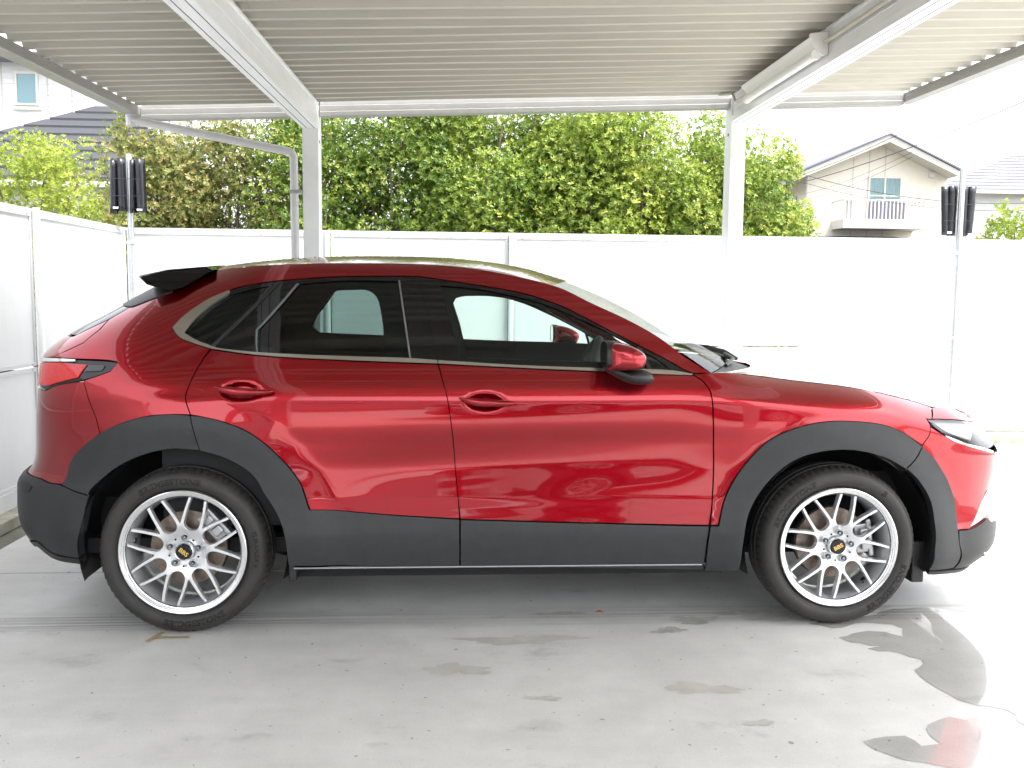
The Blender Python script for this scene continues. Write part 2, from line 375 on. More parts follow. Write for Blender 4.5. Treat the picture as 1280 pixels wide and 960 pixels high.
# back beam in three lengths
def back_beam(xa, xb):
    prof_z = [(-.090, 0), (-.060, .004), (-.0595, .0), (0.0, 0.0)]
    za, zb_ = zr(xa, 7), zr(xb, 7); b = MB()
    y = 7.03; pr = [(0, -.092), (0, -.062), (.005, -.058), (.005, -.018), (.014, -.014), (.014, .056), (.09, .056), (.09, -.092)]
    vs = [(xa, y+a, za+c) for a, c in pr]+[(xb, y+a, zb_+c) for a, c in pr]; n = len(pr)
    b.add(vs, [(i, (i+1) % n, n+(i+1) % n, n+i) for i in range(n)]+[tuple(range(n)), tuple(range(n, 2*n))[::-1]])
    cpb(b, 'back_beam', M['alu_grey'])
for xa, xb in ((-2.278, -1.115), (-.986, 2.093), (2.222, 3.448)): back_beam(xa, xb)
# corrugated roof: separate sheets, ribs along x
pitch = .1655; XL, XR = -2.30, 3.47
def roof_prof(y_list):
    out = []
    for y in y_list:
        out += [(y, 0), (y+.036, 0), (y+.078, .062), (y+.124, .062)]
    return out
ny = int((7.10-Y0)/pitch); ys = [6.452+pitch*3.0-.131-pitch*k for k in range(ny, -1, -1)]
per = 4
for k in range(0, len(ys), per):
    grp = ys[k:k+per]; pr = roof_prof(grp)+[(grp[-1]+pitch+.0, 0)]
    dz = .0
    b = MB(); n = len(pr)
    vs = []; nx = 15
    for i in range(nx):
        f = i/(nx-1)
        for (y, h_) in pr:
            xe = XL-.026*(7-y); xx = xe+(XR-xe)*f; vs.append((xx, y, zr(xx, y)+h_+dz+.003*math.sin(f*11+y*5)*(0 if i in (0, nx-1) else 1)))
    b.add(vs, [(i*n+j, i*n+j+1, (i+1)*n+j+1, (i+1)*n+j) for i in range(nx-1) for j in range(n-1)])
    b.v = [(x-.5, y-7, z) for x, y, z in b.v]
    o = b.build('roof_sheet', M['roof'], cp)
    sm = o.modifiers.new('solid', 'SOLIDIFY'); sm.thickness = .0012; sm.offset = 1
# rails / gutter at the two sides
pL = (-2.28-.026*(7-Y0), Y0, zr(-2.28-.026*(7-Y0), Y0)); qL = (-2.28, 7.12, zr(-2.28, 7.12))
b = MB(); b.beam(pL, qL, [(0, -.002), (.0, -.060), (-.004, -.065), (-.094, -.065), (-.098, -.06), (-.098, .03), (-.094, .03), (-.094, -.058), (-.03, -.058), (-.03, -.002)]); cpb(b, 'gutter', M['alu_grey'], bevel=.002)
pR = (3.45, Y0, zr(3.45, Y0)); qR = (3.45, 7.12, zr(3.45, 7.12))
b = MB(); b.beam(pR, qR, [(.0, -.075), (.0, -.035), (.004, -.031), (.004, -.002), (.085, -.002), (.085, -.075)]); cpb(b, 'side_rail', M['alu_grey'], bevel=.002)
# far half of the roof behind the camera ends at Y0; down pipe
zg = zr(-2.28, 7)-.062
b = MB(); b.tube([(-2.332, 6.98, zg+.02), (-2.332, 6.98, zg-.085)], .036, 16); cpb(b, 'pipe_outlet', M['pvc'], angle=40)
def bend(pts, r=.05):
    out = [Vector(pts[0])]
    for a, b_, c in zip(pts[:-2], pts[1:-1], pts[2:]):
        a, b_, c = Vector(a), Vector(b_), Vector(c); u = (a-b_).normalized()*r; v = (c-b_).normalized()*r
        for t in np.linspace(0, 1, 6): out.append(b_+u*(1-t)**2+v*t**2)
    out.append(Vector(pts[-1])); return out
b = MB(); b.tube(bend([(-2.32, 6.97, zg-.045), (-1.17, 6.97, 2.385), (-1.165, 6.97, 0)], .05), .030, 16); cpb(b, 'down_pipe', M['pvc'], angle=40)
b = MB()
for z in (2.1, 1.2): b.box((-1.2, 6.934, z-.012), (-1.115, 7.02, z+.012))
cpb(b, 'pipe_clip', M['alu_grey'], bevel=.002)
# ---- fluorescent fitting on the left face of the right-hand beam
def beamx(y): return skew(2.095, y)
ya, yb = 5.15, 6.45
lamp = tag(empty('fluorescent_lamp', (beamx(5.8), 5.8, 2.74)), 'long white fluorescent lamp fixed to the right-hand roof beam', 'lamp')
def lampmesh(prof, y0, y1, name, m_, cap=True):
    b = MB(); f = lambda y: (beamx(y)-beamx(5.8), y-5.8, -SLY*(5.8-y))
    p, q = f(y0), f(y1); b.beam(p, q, prof, 0, cap); return b.build(name, m_, lamp, angle=35, bevel=.002)
z0 = 2.68-SLY*1.2-2.74
lampmesh([(.008, z0+.17), (-.055, z0+.155), (-.075, z0+.125), (-.045, z0+.085), (.008, z0+.07)], ya, yb, 'housing', M['fixture'])
lampmesh([(.008, z0+.178), (-.095, z0+.165), (-.10, z0+.155), (-.045, z0+.06), (-.02, z0+.045), (.008, z0+.05)], ya-.015, ya+.0, 'end_plate', M['fixture'])
lampmesh([(-.058, z0+.157), (-.092, z0+.150), (-.095, z0+.144), (-.076, z0+.121), (-.070, z0+.122)], ya+.001, yb-.001, 'reflector', M['fixture'])
circ = [(-.052+.026*math.cos(a), z0+.058+.026*math.sin(a)) for a in np.linspace(0, 2*PI, 13)[:-1]]
lampmesh(circ, ya+.03, yb-.03, 'tube', M['tube'])
circ = [(-.052+.031*math.cos(a), z0+.058+.031*math.sin(a)) for a in np.linspace(0, 2*PI, 13)[:-1]]
for a_, c_ in ((ya+.001, ya+.030), (yb-.030, yb-.001)): lampmesh(circ, a_, c_, 'tube_holder', M['fixture'])
b = MB(); zc = 2.68+.135
b.tube([(beamx(y)-.016, y, zc-SLY*(7-y)-.02) for y in (1.0, 2.5, 3.9, 5.12)], .013, 10)
b.tube(bend([(beamx(6.46)-.016, 6.46, zc-.028), (beamx(6.8)-.016, 6.84, zc-.022), (beamx(6.8)-.02, 6.90, zc+.05), (beamx(6.9)-.1, 7.0, zc+.06)], .03), .010, 8)
tag(b.build('conduit', M['conduit'], angle=50), 'thin cream cable conduit clipped along the right-hand roof beam', 'conduit')

# ================================================================== PUDDLES, LEAF, TAPE
def gpoly(px): return [tuple(hit(u, v, 2, 0)[:2]) for u, v in px]
def rough_poly(pts, amp, n=5, seed=3):
    rnd = random.Random(seed); out = []
    for a, b_ in zip(pts, pts[1:]+pts[:1]):
        a = Vector(a); b_ = Vector(b_); L = (b_-a).length; k = max(1, int(L/.035)); nn = Vector((-(b_-a).y, (b_-a).x))/max(L, 1e-6)
        for i in range(k):
            p = a.lerp(b_, i/k)
            out.append(tuple(p+nn*(rnd.uniform(-amp, amp) if i else 0)))
    return out
pud1 = gpoly([(1048, 797), (1066, 792), (1084, 789), (1106, 790), (1129, 796), (1128, 786), (1116, 781), (1090, 779), (1062, 782), (1040, 786), (1010, 780), (1045, 773), (1085, 770), (1108, 763), (1140, 760), (1167, 760), (1215, 768), (1290, 783), (1420, 800), (1420, 990), (1330, 960), (1259, 888), (1222, 882), (1197, 875), (1170, 860), (1150, 846), (1143, 838), (1152, 825), (1125, 817), (1084, 811), (1100, 808), (1063, 803)])
o = sheet('puddle', rough_poly(pud1, .014), .0012, M['wet'], None); tag(o, 'broad shallow puddle on the concrete by the front tyre, reflecting the car', 'puddle')
pud2 = gpoly([(1079, 927), (1108, 921), (1131, 920), (1152, 933), (1176, 930), (1158, 913), (1177, 899), (1215, 897), (1258, 889), (1330, 961), (1420, 991), (1420, 1030), (1240, 990), (1215, 962), (1155, 954), (1108, 943)])
o = sheet('puddle', rough_poly(pud2, .014, seed=5), .0012, M['wet'], None); tag(o, 'small shallow puddle at the bottom right corner, reflecting red paint', 'puddle')
DAMP = [(570, 837, 34, 8, 0, 'faint damp patch on the concrete below the middle of the car'),
        (876, 861, 42, 7, 0, 'faint damp patch on the concrete left of the large puddle'),
        (650, 800, 62, 6, 0, 'long faint damp streak on the concrete below the rear edge of the front door'),
        (960, 769, 60, 6, 1, 'dark damp smear on the concrete against the front tyre'),
        (836, 788, 20, 3.5, 1, 'small dark damp spot on the concrete below the front of the front door'),
        (868, 775, 34, 4, 1, 'dark wet streak on the concrete just under the sill, left of the front tyre'),
        (700, 767, 30, 2.2, 1, 'thin dark damp line on the concrete beside the fallen leaf'),
        (680, 873, 20, 3, 0, 'thin curved damp trace on the concrete, lowest of the damp marks'),
        (950, 904, 16, 4, 0, 'small pale damp spot on the concrete left of the corner puddle')]
for i, (cx, cy, rx, ry, dk, lb) in enumerate(DAMP):
    g_ = random.Random(90+i); ph = [g_.uniform(0, 6.28) for _ in range(6)]
    f_ = lambda a: 1+.22*math.sin(2*a+ph[0])+.18*math.sin(3*a+ph[1])+.14*math.sin(5*a+ph[2])+.10*math.sin(9*a+ph[3])+.07*math.sin(14*a+ph[4])
    pts = gpoly([(cx+rx*math.cos(a)*f_(a), cy+ry*math.sin(a)*f_(a)) for a in np.linspace(0, 2*PI, 66)[:-1]])
    mm = M.get('damp') or M.setdefault('damp', mat('damp_concrete', (.47, .455, .42), .45, noise=(9, .12)))
    tag(sheet('damp_patch', rough_poly(pts, .006, seed=i), .0008+.0001*i, M['damp_dark'] if dk else mm, None), lb, 'damp patch')
# fallen leaf
lp = hit(750, 766, 2, 0); b = MB()
outl = [(0, 0), (.012, .010), (.026, .010), (.04, .002), (.026, -.009), (.010, -.009)]
b.add([(x, y, .004+.006*math.sin(x*90)) for x, y in outl], [(0, 1, 5), (1, 2, 4, 5), (2, 3, 4)]); o = b.build('fallen_leaf', M['leaf_red']); o.location = (lp[0]-.02, lp[1], 0)
sm = o.modifiers.new('solid', 'SOLIDIFY'); sm.thickness = .001
tag(o, 'small orange fallen leaf on the concrete below the front door', 'leaf')
a, b_, c = hit(183, 803, 2, 0), hit(204, 791, 2, 0), hit(237, 797, 2, 0); b = MB()
def strip(b, p, q, wd, z):
    p, q = Vector(p[:2]), Vector(q[:2]); n_ = (q-p).normalized(); n_ = Vector((-n_.y, n_.x))*wd/2
    b.add([(*(p+n_), z), (*(q+n_), z), (*(q-n_), z), (*(p-n_), z)], [(0, 1, 2, 3)])
strip(b, a, b_, .02, .0035); strip(b, hit(190, 798, 2, 0), c, .018, .0045); tag(b.build('tape_mark', M['tape']), 'brown tape corner mark on the concrete under the rear tyre', 'tape')

# ================================================================== VEGETATION
def leaf_mesh(name, centers, radii, nleaf, leaf, m_, seed, rosette=6, tintbias=0.):
    """many small folded leaves in rosettes over the surface and inside of a set of clumps"""
    g = np.random.default_rng(seed); C = np.array(centers); Rr = np.array(radii)
    wgt = Rr**2/np.sum(Rr**2); nr = nleaf//rosette
    k = g.choice(len(C), nr, p=wgt); d = g.normal(size=(nr, 3)); d[:, 2] += .25; d /= np.linalg.norm(d, axis=1)[:, None]
    rad = Rr[k]*(1-.45*g.random(nr)**2.2)*(1+.10*g.normal(size=nr)); base = C[k]+d*rad[:, None]
    out = d+g.normal(size=(nr, 3))*.35; out[:, 2] += .35; out /= np.linalg.norm(out, axis=1)[:, None]
    tr = np.clip(.42+.22*g.normal(size=nr)+tintbias+.35*(g.random(len(C))[k]-.5), 0, 1)
    a = np.cross(out, g.normal(size=(nr, 3))); a /= np.linalg.norm(a, axis=1)[:, None]; b_ = np.cross(out, a)
    V = []; T = []
    for i in range(rosette):
        ph = 2*PI*i/rosette+g.random(nr)*.7; el = g.uniform(.15, .95, nr)
        di = (np.cos(ph)[:, None]*a+np.sin(ph)[:, None]*b_)*np.cos(el)[:, None]+out*np.sin(el)[:, None]
        L = leaf[0]*g.uniform(.7, 1.25, nr)[:, None]; sd_ = np.cross(di, out); sd_ /= (np.linalg.norm(sd_, axis=1)[:, None]+1e-6)
        W = leaf[1]*g.uniform(.8, 1.2, nr)[:, None]; o_ = base+out*(i*.004)
        n_ = np.cross(sd_, di)
        V.append(np.stack([o_, o_+di*L*.5+sd_*W*.5+n_*W*.12, o_+di*L, o_+di*L*.5-sd_*W*.5+n_*W*.12], 1)); T.append(np.clip(tr+.13*g.normal(size=nr), 0, 1))
    V = np.concatenate(V); T = np.concatenate(T); n = len(V)
    me = bpy.data.meshes.new(name); me.vertices.add(n*4); me.vertices.foreach_set('co', V.reshape(-1).astype(np.float32))
    me.loops.add(n*4); me.loops.foreach_set('vertex_index', np.arange(n*4, dtype=np.int32)); me.polygons.add(n)
    me.polygons.foreach_set('loop_start', np.arange(0, n*4, 4, dtype=np.int32))
    try: me.polygons.foreach_set('loop_total', np.full(n, 4, dtype=np.int32))
    except Exception: pass
    at = me.attributes.new('tint', 'FLOAT', 'FACE'); at.data.foreach_set('value', T.astype(np.float32))
    me.update(); me.validate(); me.materials.append(m_); return me
def tree(label, cat, x, y, h, rx, ry, zc, rz, nclump, nleaf, leaf, m_, seed, cr=(.28, .5), group=None, tb=0., name='bush_tree', rosette=6, z0=-.17):
    g = np.random.default_rng(seed*7+1); t = tag(empty(name, (x, y, z0)), label, cat, group)
    cs = []; rs = []
    for i in range(nclump):
        d = g.normal(size=3); d /= np.linalg.norm(d); f = g.uniform(.45, 1.)**.6
        c = (d[0]*rx*f, d[1]*ry*f, zc+d[2]*rz*f); cs.append(c); rs.append(g.uniform(*cr))
    me = leaf_mesh('crown', cs, rs, nleaf, leaf, m_, seed, rosette, tb); link('crown', me, t)
    b = MB(); b.tube([(0, 0, 0), (.03, .02, zc*.5), (0, .03, zc)], [.09, .07, .04], 8)
    for c in cs[::max(1, nclump//14)]:
        s = (c[0]*.1, c[1]*.1, zc*.45+c[2]*.15); b.tube([s, (c[0]*.55, c[1]*.55, (s[2]+c[2])*.5), c], [.03, .02, .008], 5)
    b.build('trunk', M['bark'], t, smooth=True); return t
HG = 'evergreen bushes standing behind the white fence'
hedge = [(-3.30, 10.6, 3.75, 'leaf_b', 'low reddish green bush behind the left pole and its black cover', .12),
         (-2.45, 10.4, 3.75, 'leaf_b', 'olive bush with pinkish young leaves behind the sloping drain pipe', .14),
         (-1.55, 10.3, 4.2, 'leaf_a', 'dark green evergreen just left of the left carport post', .05),
         (-.65, 10.3, 4.3, 'leaf_a', 'dark green evergreen just right of the left carport post', .02),
         (.28, 10.2, 4.4, 'leaf_e', 'deep green evergreen rising behind the rear half of the car roof', .06),
         (.86, 10.35, 4.3, 'leaf_e', 'green bush behind the middle post of the fence, left of the gap in the treetops', .0),
         (1.42, 10.2, 3.92, 'leaf_c', 'lower light green bush under the gap in the treetops, behind the middle of the roof', -.02),
         (2.05, 10.3, 4.05, 'leaf_c', 'yellowish green bush behind the windscreen, in the middle of the hedge', .08),
         (2.85, 10.3, 3.95, 'leaf_e', 'mid green bush just left of the right carport post', .04),
         (3.36, 10.7, 3.9, 'leaf_a', 'green bush right of the right carport post, by the beige house', .15),
         (-1.6, 11.8, 4.7, 'leaf_a', 'tall dark evergreen in the back row, left of the left post', -.1),
         (.0, 11.9, 4.7, 'leaf_a', 'tall dark evergreen in the back row, right of the left post', -.1),
         (2.1, 12.0, 4.1, 'leaf_e', 'tall dark evergreen in the back row, in the middle of the hedge', -.1),
         (3.1, 12.1, 4.15, 'leaf_c', 'thin topped tree at the right end of the back row', .05)]
for i, (x, y, h, mk, lb, tb) in enumerate(hedge):
    big = y < 11.2
    tree(lb, 'bush', x, y, h, .60 if h > 3.5 else .52, .5, h*.47, h*.44, 80, 62000 if big else 24000, (.044, .0175) if big else (.06, .024), M[mk], 20+i, (.16, .36), HG, tb)
tree('low bush filling the gap just right of the left pole', 'bush', -3.05, 10.6, 2.6, .6, .4, 1.75, .6, 40, 24000, (.05, .019), M['leaf_b'], 51, (.16, .3), HG, .05)
# feathery yellow-green trees
tree('feathery yellow green tree in front of the tiled roof at the left edge', 'tree', -5.25, 12.0, 3.7, 1.1, .7, 2.1, 1.35, 80, 42000, (.045, .018), M['leaf_d'], 61, (.16, .36), None, .05, 'maple_tree', 7)
tree('low yellow green bush behind the left fence panel, under the maple', 'bush', -4.0, 10.6, 2.5, .75, .5, 1.6, .62, 40, 20000, (.042, .017), M['leaf_d'], 62, (.16, .32), None, -.15, 'bush_tree', 7)
tree('slim green sapling with a loose top left of the beige house', 'tree', 3.95, 11.0, 3.75, .22, .2, 2.3, 1.15, 22, 7000, (.05, .02), M['leaf_c'], 63, (.10, .24), None, .1, 'sapling', 6)
tree('bright yellow green bush low at the left foot of the beige house', 'bush', 4.20, 11.2, 2.5, .36, .3, 1.75, .65, 26, 9000, (.045, .019), M['leaf_d'], 64, (.12, .24), None, 0, 'bush_tree', 6)
tree('bright green leafy tree behind the right pole, at the right edge', 'tree', 6.95, 11.0, 2.9, .55, .4, 1.75, .75, 22, 7000, (.06, .024), M['leaf_d'], 65, (.14, .30), None, -.1, 'sapling', 6)

# ================================================================== HOUSES
# --- beige house at the right, gable facing the yard
hy = 34.0
def P34(u, v, y=hy): return hit(u, v, 1, y)
house = tag(empty('house', (P34(1100, 290)[0], hy, -.17)), 'beige two storey house with a gable roof and balcony, right of the carport', 'house')
hx0 = house.location.x
def hb(b, name, m_, par=None, **k):
    b.v = [(x-hx0, y-hy, z+.17) for x, y, z in b.v]; return b.build(name, m_, house if par is None else par, **k)
xl = P34(1007, 250)[0]; xr_ = P34(1183, 250)[0]; xa, za = P34(1101, 173)[0], P34(1101, 173)[2]; ze = P34(1184, 214)[2]; zel = P34(1006, 214)[2]
b = MB(); b.add([(xl, hy, -.1), (xr_, hy, -.1), (xr_, hy, ze), (xa, hy, za), (xl, hy, zel), (xl, hy+9, -.1), (xr_, hy+9, -.1), (xr_, hy+9, ze), (xa, hy+9, za), (xl, hy+9, zel)],
    [(0, 1, 2, 3, 4), (0, 4, 9, 5), (1, 6, 7, 2), (5, 9, 8, 7, 6)]); hb(b, 'wall', M['h_beige'])
for sgn, xe, z_e in ((-1, P34(985, 222, hy-.75)[0], P34(985, 222, hy-.75)[2]), (1, P34(1199, 213, hy-.75)[0], P34(1199, 213, hy-.75)[2])):
    zt = P34(1100, 168, hy-.75)[2]; b = MB(); t = .16
    b.add([(xa, hy-.75, zt), (xe, hy-.75, z_e), (xe, hy+9.6, z_e), (xa, hy+9.6, zt), (xa, hy-.75, zt-t*1.6), (xe, hy-.75, z_e-t*1.3), (xe, hy+9.6, z_e-t*1.3), (xa, hy+9.6, zt-t*1.6)],
        [(0, 1, 2, 3), (4, 7, 6, 5), (0, 4, 5, 1), (1, 5, 6, 2), (2, 6, 7, 3)]); hb(b, 'roof', M['h_trim'])
    b = MB(); b.add([(xa, hy-.80, zt+.06), (xe-(-sgn)*.1, hy-.80, z_e+.05), (xe-(-sgn)*.1, hy+9.7, z_e+.05), (xa, hy+9.7, zt+.06), (xa, hy-.80, zt+.005), (xe-(-sgn)*.1, hy-.80, z_e-.02), (xe-(-sgn)*.1, hy+9.7, z_e-.02), (xa, hy+9.7, zt+.005)],
        [(0, 1, 2, 3), (4, 7, 6, 5), (0, 4, 5, 1), (1, 5, 6, 2), (2, 6, 7, 3)]); hb(b, 'roof_covering', M['tile_dark'])
# wall joints
b = MB()
for u in (1067, 1087, 1107): 
    x = P34(u, 200)[0]; zt = za-.25-abs(x-xa)*.47; b.box((x-.015, hy-.012, .5), (x+.015, hy-.001, zt))
hb(b, 'wall_joint', M['h_trim'])
# window with curtains
def pane_window(px0, px1, py0, py1, par, yy, ax_fn, sliding=True, frame=M['h_trim'], curtain=True):
    a = ax_fn(px0, py1); c = ax_fn(px1, py0); return a, c
wa = P34(1086, 251); wb_ = P34(1125, 223.5)
b = MB(); x0, x1, z0_, z1_ = wa[0], wb_[0], wa[2]-.65, wb_[2]; fr = .06
b.box((x0-fr, hy-.06, z0_-fr), (x0, hy-.002, z1_+fr)); b.box((x1, hy-.06, z0_-fr), (x1+fr, hy-.002, z1_+fr)); b.box((x0, hy-.06, z1_), (x1, hy-.002, z1_+fr)); b.box((x0, hy-.06, z0_-fr), (x1, hy-.002, z0_)); xm = (x0+x1)/2; b.box((xm-.03, hy-.055, z0_), (xm+.03, hy-.003, z1_))
win = hb(b, 'window', M['rail'])
def sub(b, name, m_, par, off): b.v = [(x-off[0], y-off[1], z-off[2]) for x, y, z in b.v]; return b.build(name, m_, par)
for a_, c_ in ((x0, xm-.03), (xm+.03, x1)):
    b = MB(); b.box((a_, hy-.035, z0_), (c_, hy-.028, z1_)); sub(b, 'pane', M['curtain'], win, (hx0, hy, -.17))
# window on the side wall
for k, (u0, u1) in enumerate(((978, 981), (990, 995))):
    b = MB(); yy = hy+2.5-1.6*k; b.box((xl-.05, yy, 4.1), (xl-.002, yy+1.0, 5.2)); hb(b, 'window', M['h_glass'])
# balcony
ba, bb = P34(1054, 283, hy-1.1), P34(1162, 250, hy-1.1); bx0, bx1, bz0, bz1 = ba[0], bb[0], ba[2], bb[2]
b = MB(); b.box((bx0, hy-1.1, bz0-.05), (bx1, hy-.01, bz0+.28)); bal = hb(b, 'balcony', M['rail'])
b = MB(); b.box((bx0, hy-1.1, bz1-.05), (bx1, hy-1.04, bz1)); b.box((bx0, hy-1.04, bz1-.05), (bx0+.06, hy-.01, bz1)); b.box((bx1-.06, hy-1.04, bz1-.05), (bx1, hy-.01, bz1)); sub(b, 'handrail', M['rail'], bal, (hx0, hy, -.17))
b = MB(); b.box((bx0+.9, hy-1.08, bz1+.11), (bx1-1.0, hy-1.05, bz1+.15)); sub(b, 'upper_rail', M['rail'], bal, (hx0, hy, -.17))
nb = 22; bar = None
for k in range(nb+1):
    x = bx0+.03+(bx1-bx0-.06)*k/nb; b = MB(); b.box((-.022, -.02, 0), (.022, .02, bz1-.05-bz0-.28))
    if bar is None: bar = b.build('baluster', M['rail'], bal)
    else: o = bar.copy(); COL.objects.link(o); o.parent = bal; bar = bar; bar2 = o
    (bar if k == 0 else bar2).location = (x-hx0, -1.07, bz0+.28+.17)
b = MB(); q0, q1 = P34(1085, 280, hy-.5), P34(1131, 253, hy-.5); b.box((q0[0], hy-.5, q0[2]-.1), (q1[0], hy-.46, q1[2])); sub(b, 'balcony_screen', M['tile_dark'], bal, (hx0, hy, -.17))
# panels at the two ends, air-conditioner box shade and small vent
b = MB(); b.box((bx0+.02, hy-1.03, bz0+.285), (bx0+.35, hy-.99, bz1-.06)); sub(b, 'side_panel', M['rail'], bal, (hx0, hy, -.17))
b = MB(); v_ = P34(1164, 219); b.box((v_[0]-.12, hy-.12, v_[2]-.1), (v_[0]+.12, hy-.002, v_[2]+.1)); hb(b, 'wall_vent', M['rail'], bevel=.02)
# dark lean-to roof under the balcony
a_, c_ = P34(1052, 294, hy-2.6), P34(1168, 286, hy-2.6); b = MB()
b.add([(a_[0]-.2, hy-2.6, a_[2]-.25), (c_[0]+.2, hy-2.6, a_[2]-.25), (c_[0]-.2, hy-.02, c_[2]-.12), (a_[0]+.2, hy-.02, c_[2]-.12), (a_[0]-.2, hy-2.6, a_[2]-.4), (c_[0]+.2, hy-2.6, a_[2]-.4), (c_[0]-.2, hy-.02, a_[2]-.4), (a_[0]+.2, hy-.02, a_[2]-.4)],
    [(0, 1, 2, 3), (4, 7, 6, 5), (0, 4, 5, 1), (1, 5, 6, 2), (3, 2, 6, 7), (0, 3, 7, 4)]); hb(b, 'lean_to_roof', M['tile_dark'])
b = MB(); b.tube([(xl+.02, hy-.06, zel-.2), (xl+.02, hy-.06, .2)], .05, 8); hb(b, 'down_pipe', M['rail'])

# --- second house, far right
h2y = 40.0; h2 = tag(empty('house', (hit(1270, 290, 1, h2y)[0], h2y, -.17)), 'pale house with a shallow grey roof at the right edge of the photo', 'house')
def P40(u, v): return hit(u, v, 1, h2y)
off2 = tuple(h2.location)
a_, b1_, c1_ = P40(1192, 225), P40(1278, 203), P40(1258, 187)
xw0 = P40(1180, 230)[0]; ew = P40(1185, 229)[2]; rd = P40(1290, 187)[2]
b = MB(); b.box((P40(1216, 240)[0], h2y+.6, -.1), (P40(1216, 240)[0]+14, h2y+10, ew-.1)); sub(b, 'wall', M['h_white'], h2, off2)
b = MB(); x_l = P40(1172, 226)[0]; z_l = P40(1190, 226)[2]-.3; z_r = z_l+.2
rows = 12; ydp = 6.5; zt = z_l+2.6
for k in range(rows):
    f0, f1 = k/rows, (k+1)/rows
    b.add([(x_l+f0*7.5, h2y+f0*ydp, z_l+f0*2.6), (x_l+18, h2y+f0*ydp, z_l+f0*2.6), (x_l+18, h2y+f1*ydp, z_l+f1*2.6-.05), (x_l+f1*7.5, h2y+f1*ydp, z_l+f1*2.6-.05), (x_l+f0*7.5, h2y+f0*ydp, z_l+f0*2.6-.08), (x_l+18, h2y+f0*ydp, z_l+f0*2.6-.08)], [(0, 1, 2, 3), (0, 4, 5, 1)])
sub(b, 'roof', mat('grey_slate', (.17, .17, .20), .7, noise=(20, .2)), h2, off2)
b = MB(); b.box((x_l-.02, h2y-.08, z_l-.22), (x_l+18, h2y-.01, z_l-.075)); sub(b, 'fascia', M['rail'], h2, off2)

# --- white house behind the left edge, with its lower tiled roof
ly_ = 22.0
def P22(u, v, y=ly_): return hit(u, v, 1, y)
lh = tag(empty('house', (P22(80, 250)[0], ly_, -.17)), 'white sided house with a dark stepped tile roof at the left edge', 'house'); offl = tuple(lh.location)
xw = P22(150, 150)[0]; zt = P22(20, 78)[2]
b = MB(); b.box((xw-9, ly_, -.1), (xw, ly_+6, zt)); sub(b, 'wall', M['h_white'], lh, offl)
b = MB()   # siding courses and joints as real grooves
zz = P22(20, 160)[2]
sid = []
z = 3.0
while z < zt-.05:
    b.add([(xw-9, ly_-.012, z), (xw, ly_-.012, z), (xw, ly_-.001, z+.118), (xw-9, ly_-.001, z+.118), (xw-9, ly_-.001, z), (xw, ly_-.001, z)], [(0, 1, 2, 3), (0, 4, 5, 1)]); z += .12
sd_ = sub(b, 'siding_boards', M['h_white'], lh, offl); sd_['kind'] = 'stuff'
b = MB()
for u in (3, 60, 90): x = P22(u, 120)[0]; b.box((x-.012, ly_-.02, 3), (x+.012, ly_-.0125, zt))
sub(b, 'wall_joint', M['h_trim'], lh, offl)
w0, w1 = P22(23, 129), P22(45, 93); fr = .05; b = MB()
b.box((w0[0]-fr, ly_-.05, w0[2]-fr), (w0[0], ly_-.012, w1[2]+fr)); b.box((w1[0], ly_-.05, w0[2]-fr), (w1[0]+fr, ly_-.012, w1[2]+fr)); b.box((w0[0], ly_-.05, w1[2]), (w1[0], ly_-.012, w1[2]+fr)); b.box((w0[0], ly_-.05, w0[2]-fr), (w1[0], ly_-.012, w0[2]))
b.box((w0[0]-.1, ly_-.1, w0[2]-fr-.1), (w1[0]+.1, ly_-.012, w0[2]-fr-.04))
wn = sub(b, 'window', M['rail'], lh, offl); b = MB(); b.box((w0[0], ly_-.03, w0[2]), (w1[0], ly_-.022, w1[2])); sub(b, 'pane', M['h_glass'], wn, offl)
b = MB(); b.box((xw-9, ly_-.5, zt), (xw+.4, ly_+6.5, zt+.12)); sub(b, 'eave', M['tile_dark'], lh, offl)
# lower hip roof: stepped courses, nearer than the wall
ry0 = 17.0; n = 9; apex = hit(130, 131, 1, ry0+3.4); eav = hit(130, 221, 1, ry0)
for k in range(n):
    f0, f1 = k/n, (k+1)/n; yy0 = ry0+3.4*f0; yy1 = ry0+3.4*f1; z0_ = eav[2]+(apex[2]-eav[2])*f0; z1_ = eav[2]+(apex[2]-eav[2])*f1
    xl0 = apex[0]-.1-(1-f0)*3.2; xr0 = apex[0]+.25+(1-f0)*3.0; xl1 = apex[0]-.1-(1-f1)*3.2; xr1 = apex[0]+.25+(1-f1)*3.0
    b = MB(); t = .085
    b.add([(xl0, yy0, z0_), (xr0, yy0, z0_), (xr1+.1, yy1+.05, z1_-.02), (xl1-.1, yy1+.05, z1_-.02), (xl0, yy0, z0_-t), (xr0, yy0, z0_-t), (xr1+.1, yy1+.05, z1_-.02-t*.6), (xl1-.1, yy1+.05, z1_-.02-t*.6)],
        [(0, 1, 2, 3), (0, 4, 5, 1), (0, 3, 7, 4), (1, 5, 6, 2), (4, 7, 6, 5), (2, 6, 7, 3)]); sub(b, 'roof_course', M['tile_grey'], lh, offl)
b = MB(); b.box((apex[0]-2.9, ry0+.35, -.1), (apex[0]+2.9, ry0+6, eav[2]-.1)); sub(b, 'lower_wall', M['h_white'], lh, offl)
b = MB(); b.box((apex[0]-3.25, ry0-.12, eav[2]-.19), (apex[0]+3.2, ry0-.02, eav[2]-.09)); sub(b, 'roof_gutter', M['rail'], lh, offl)
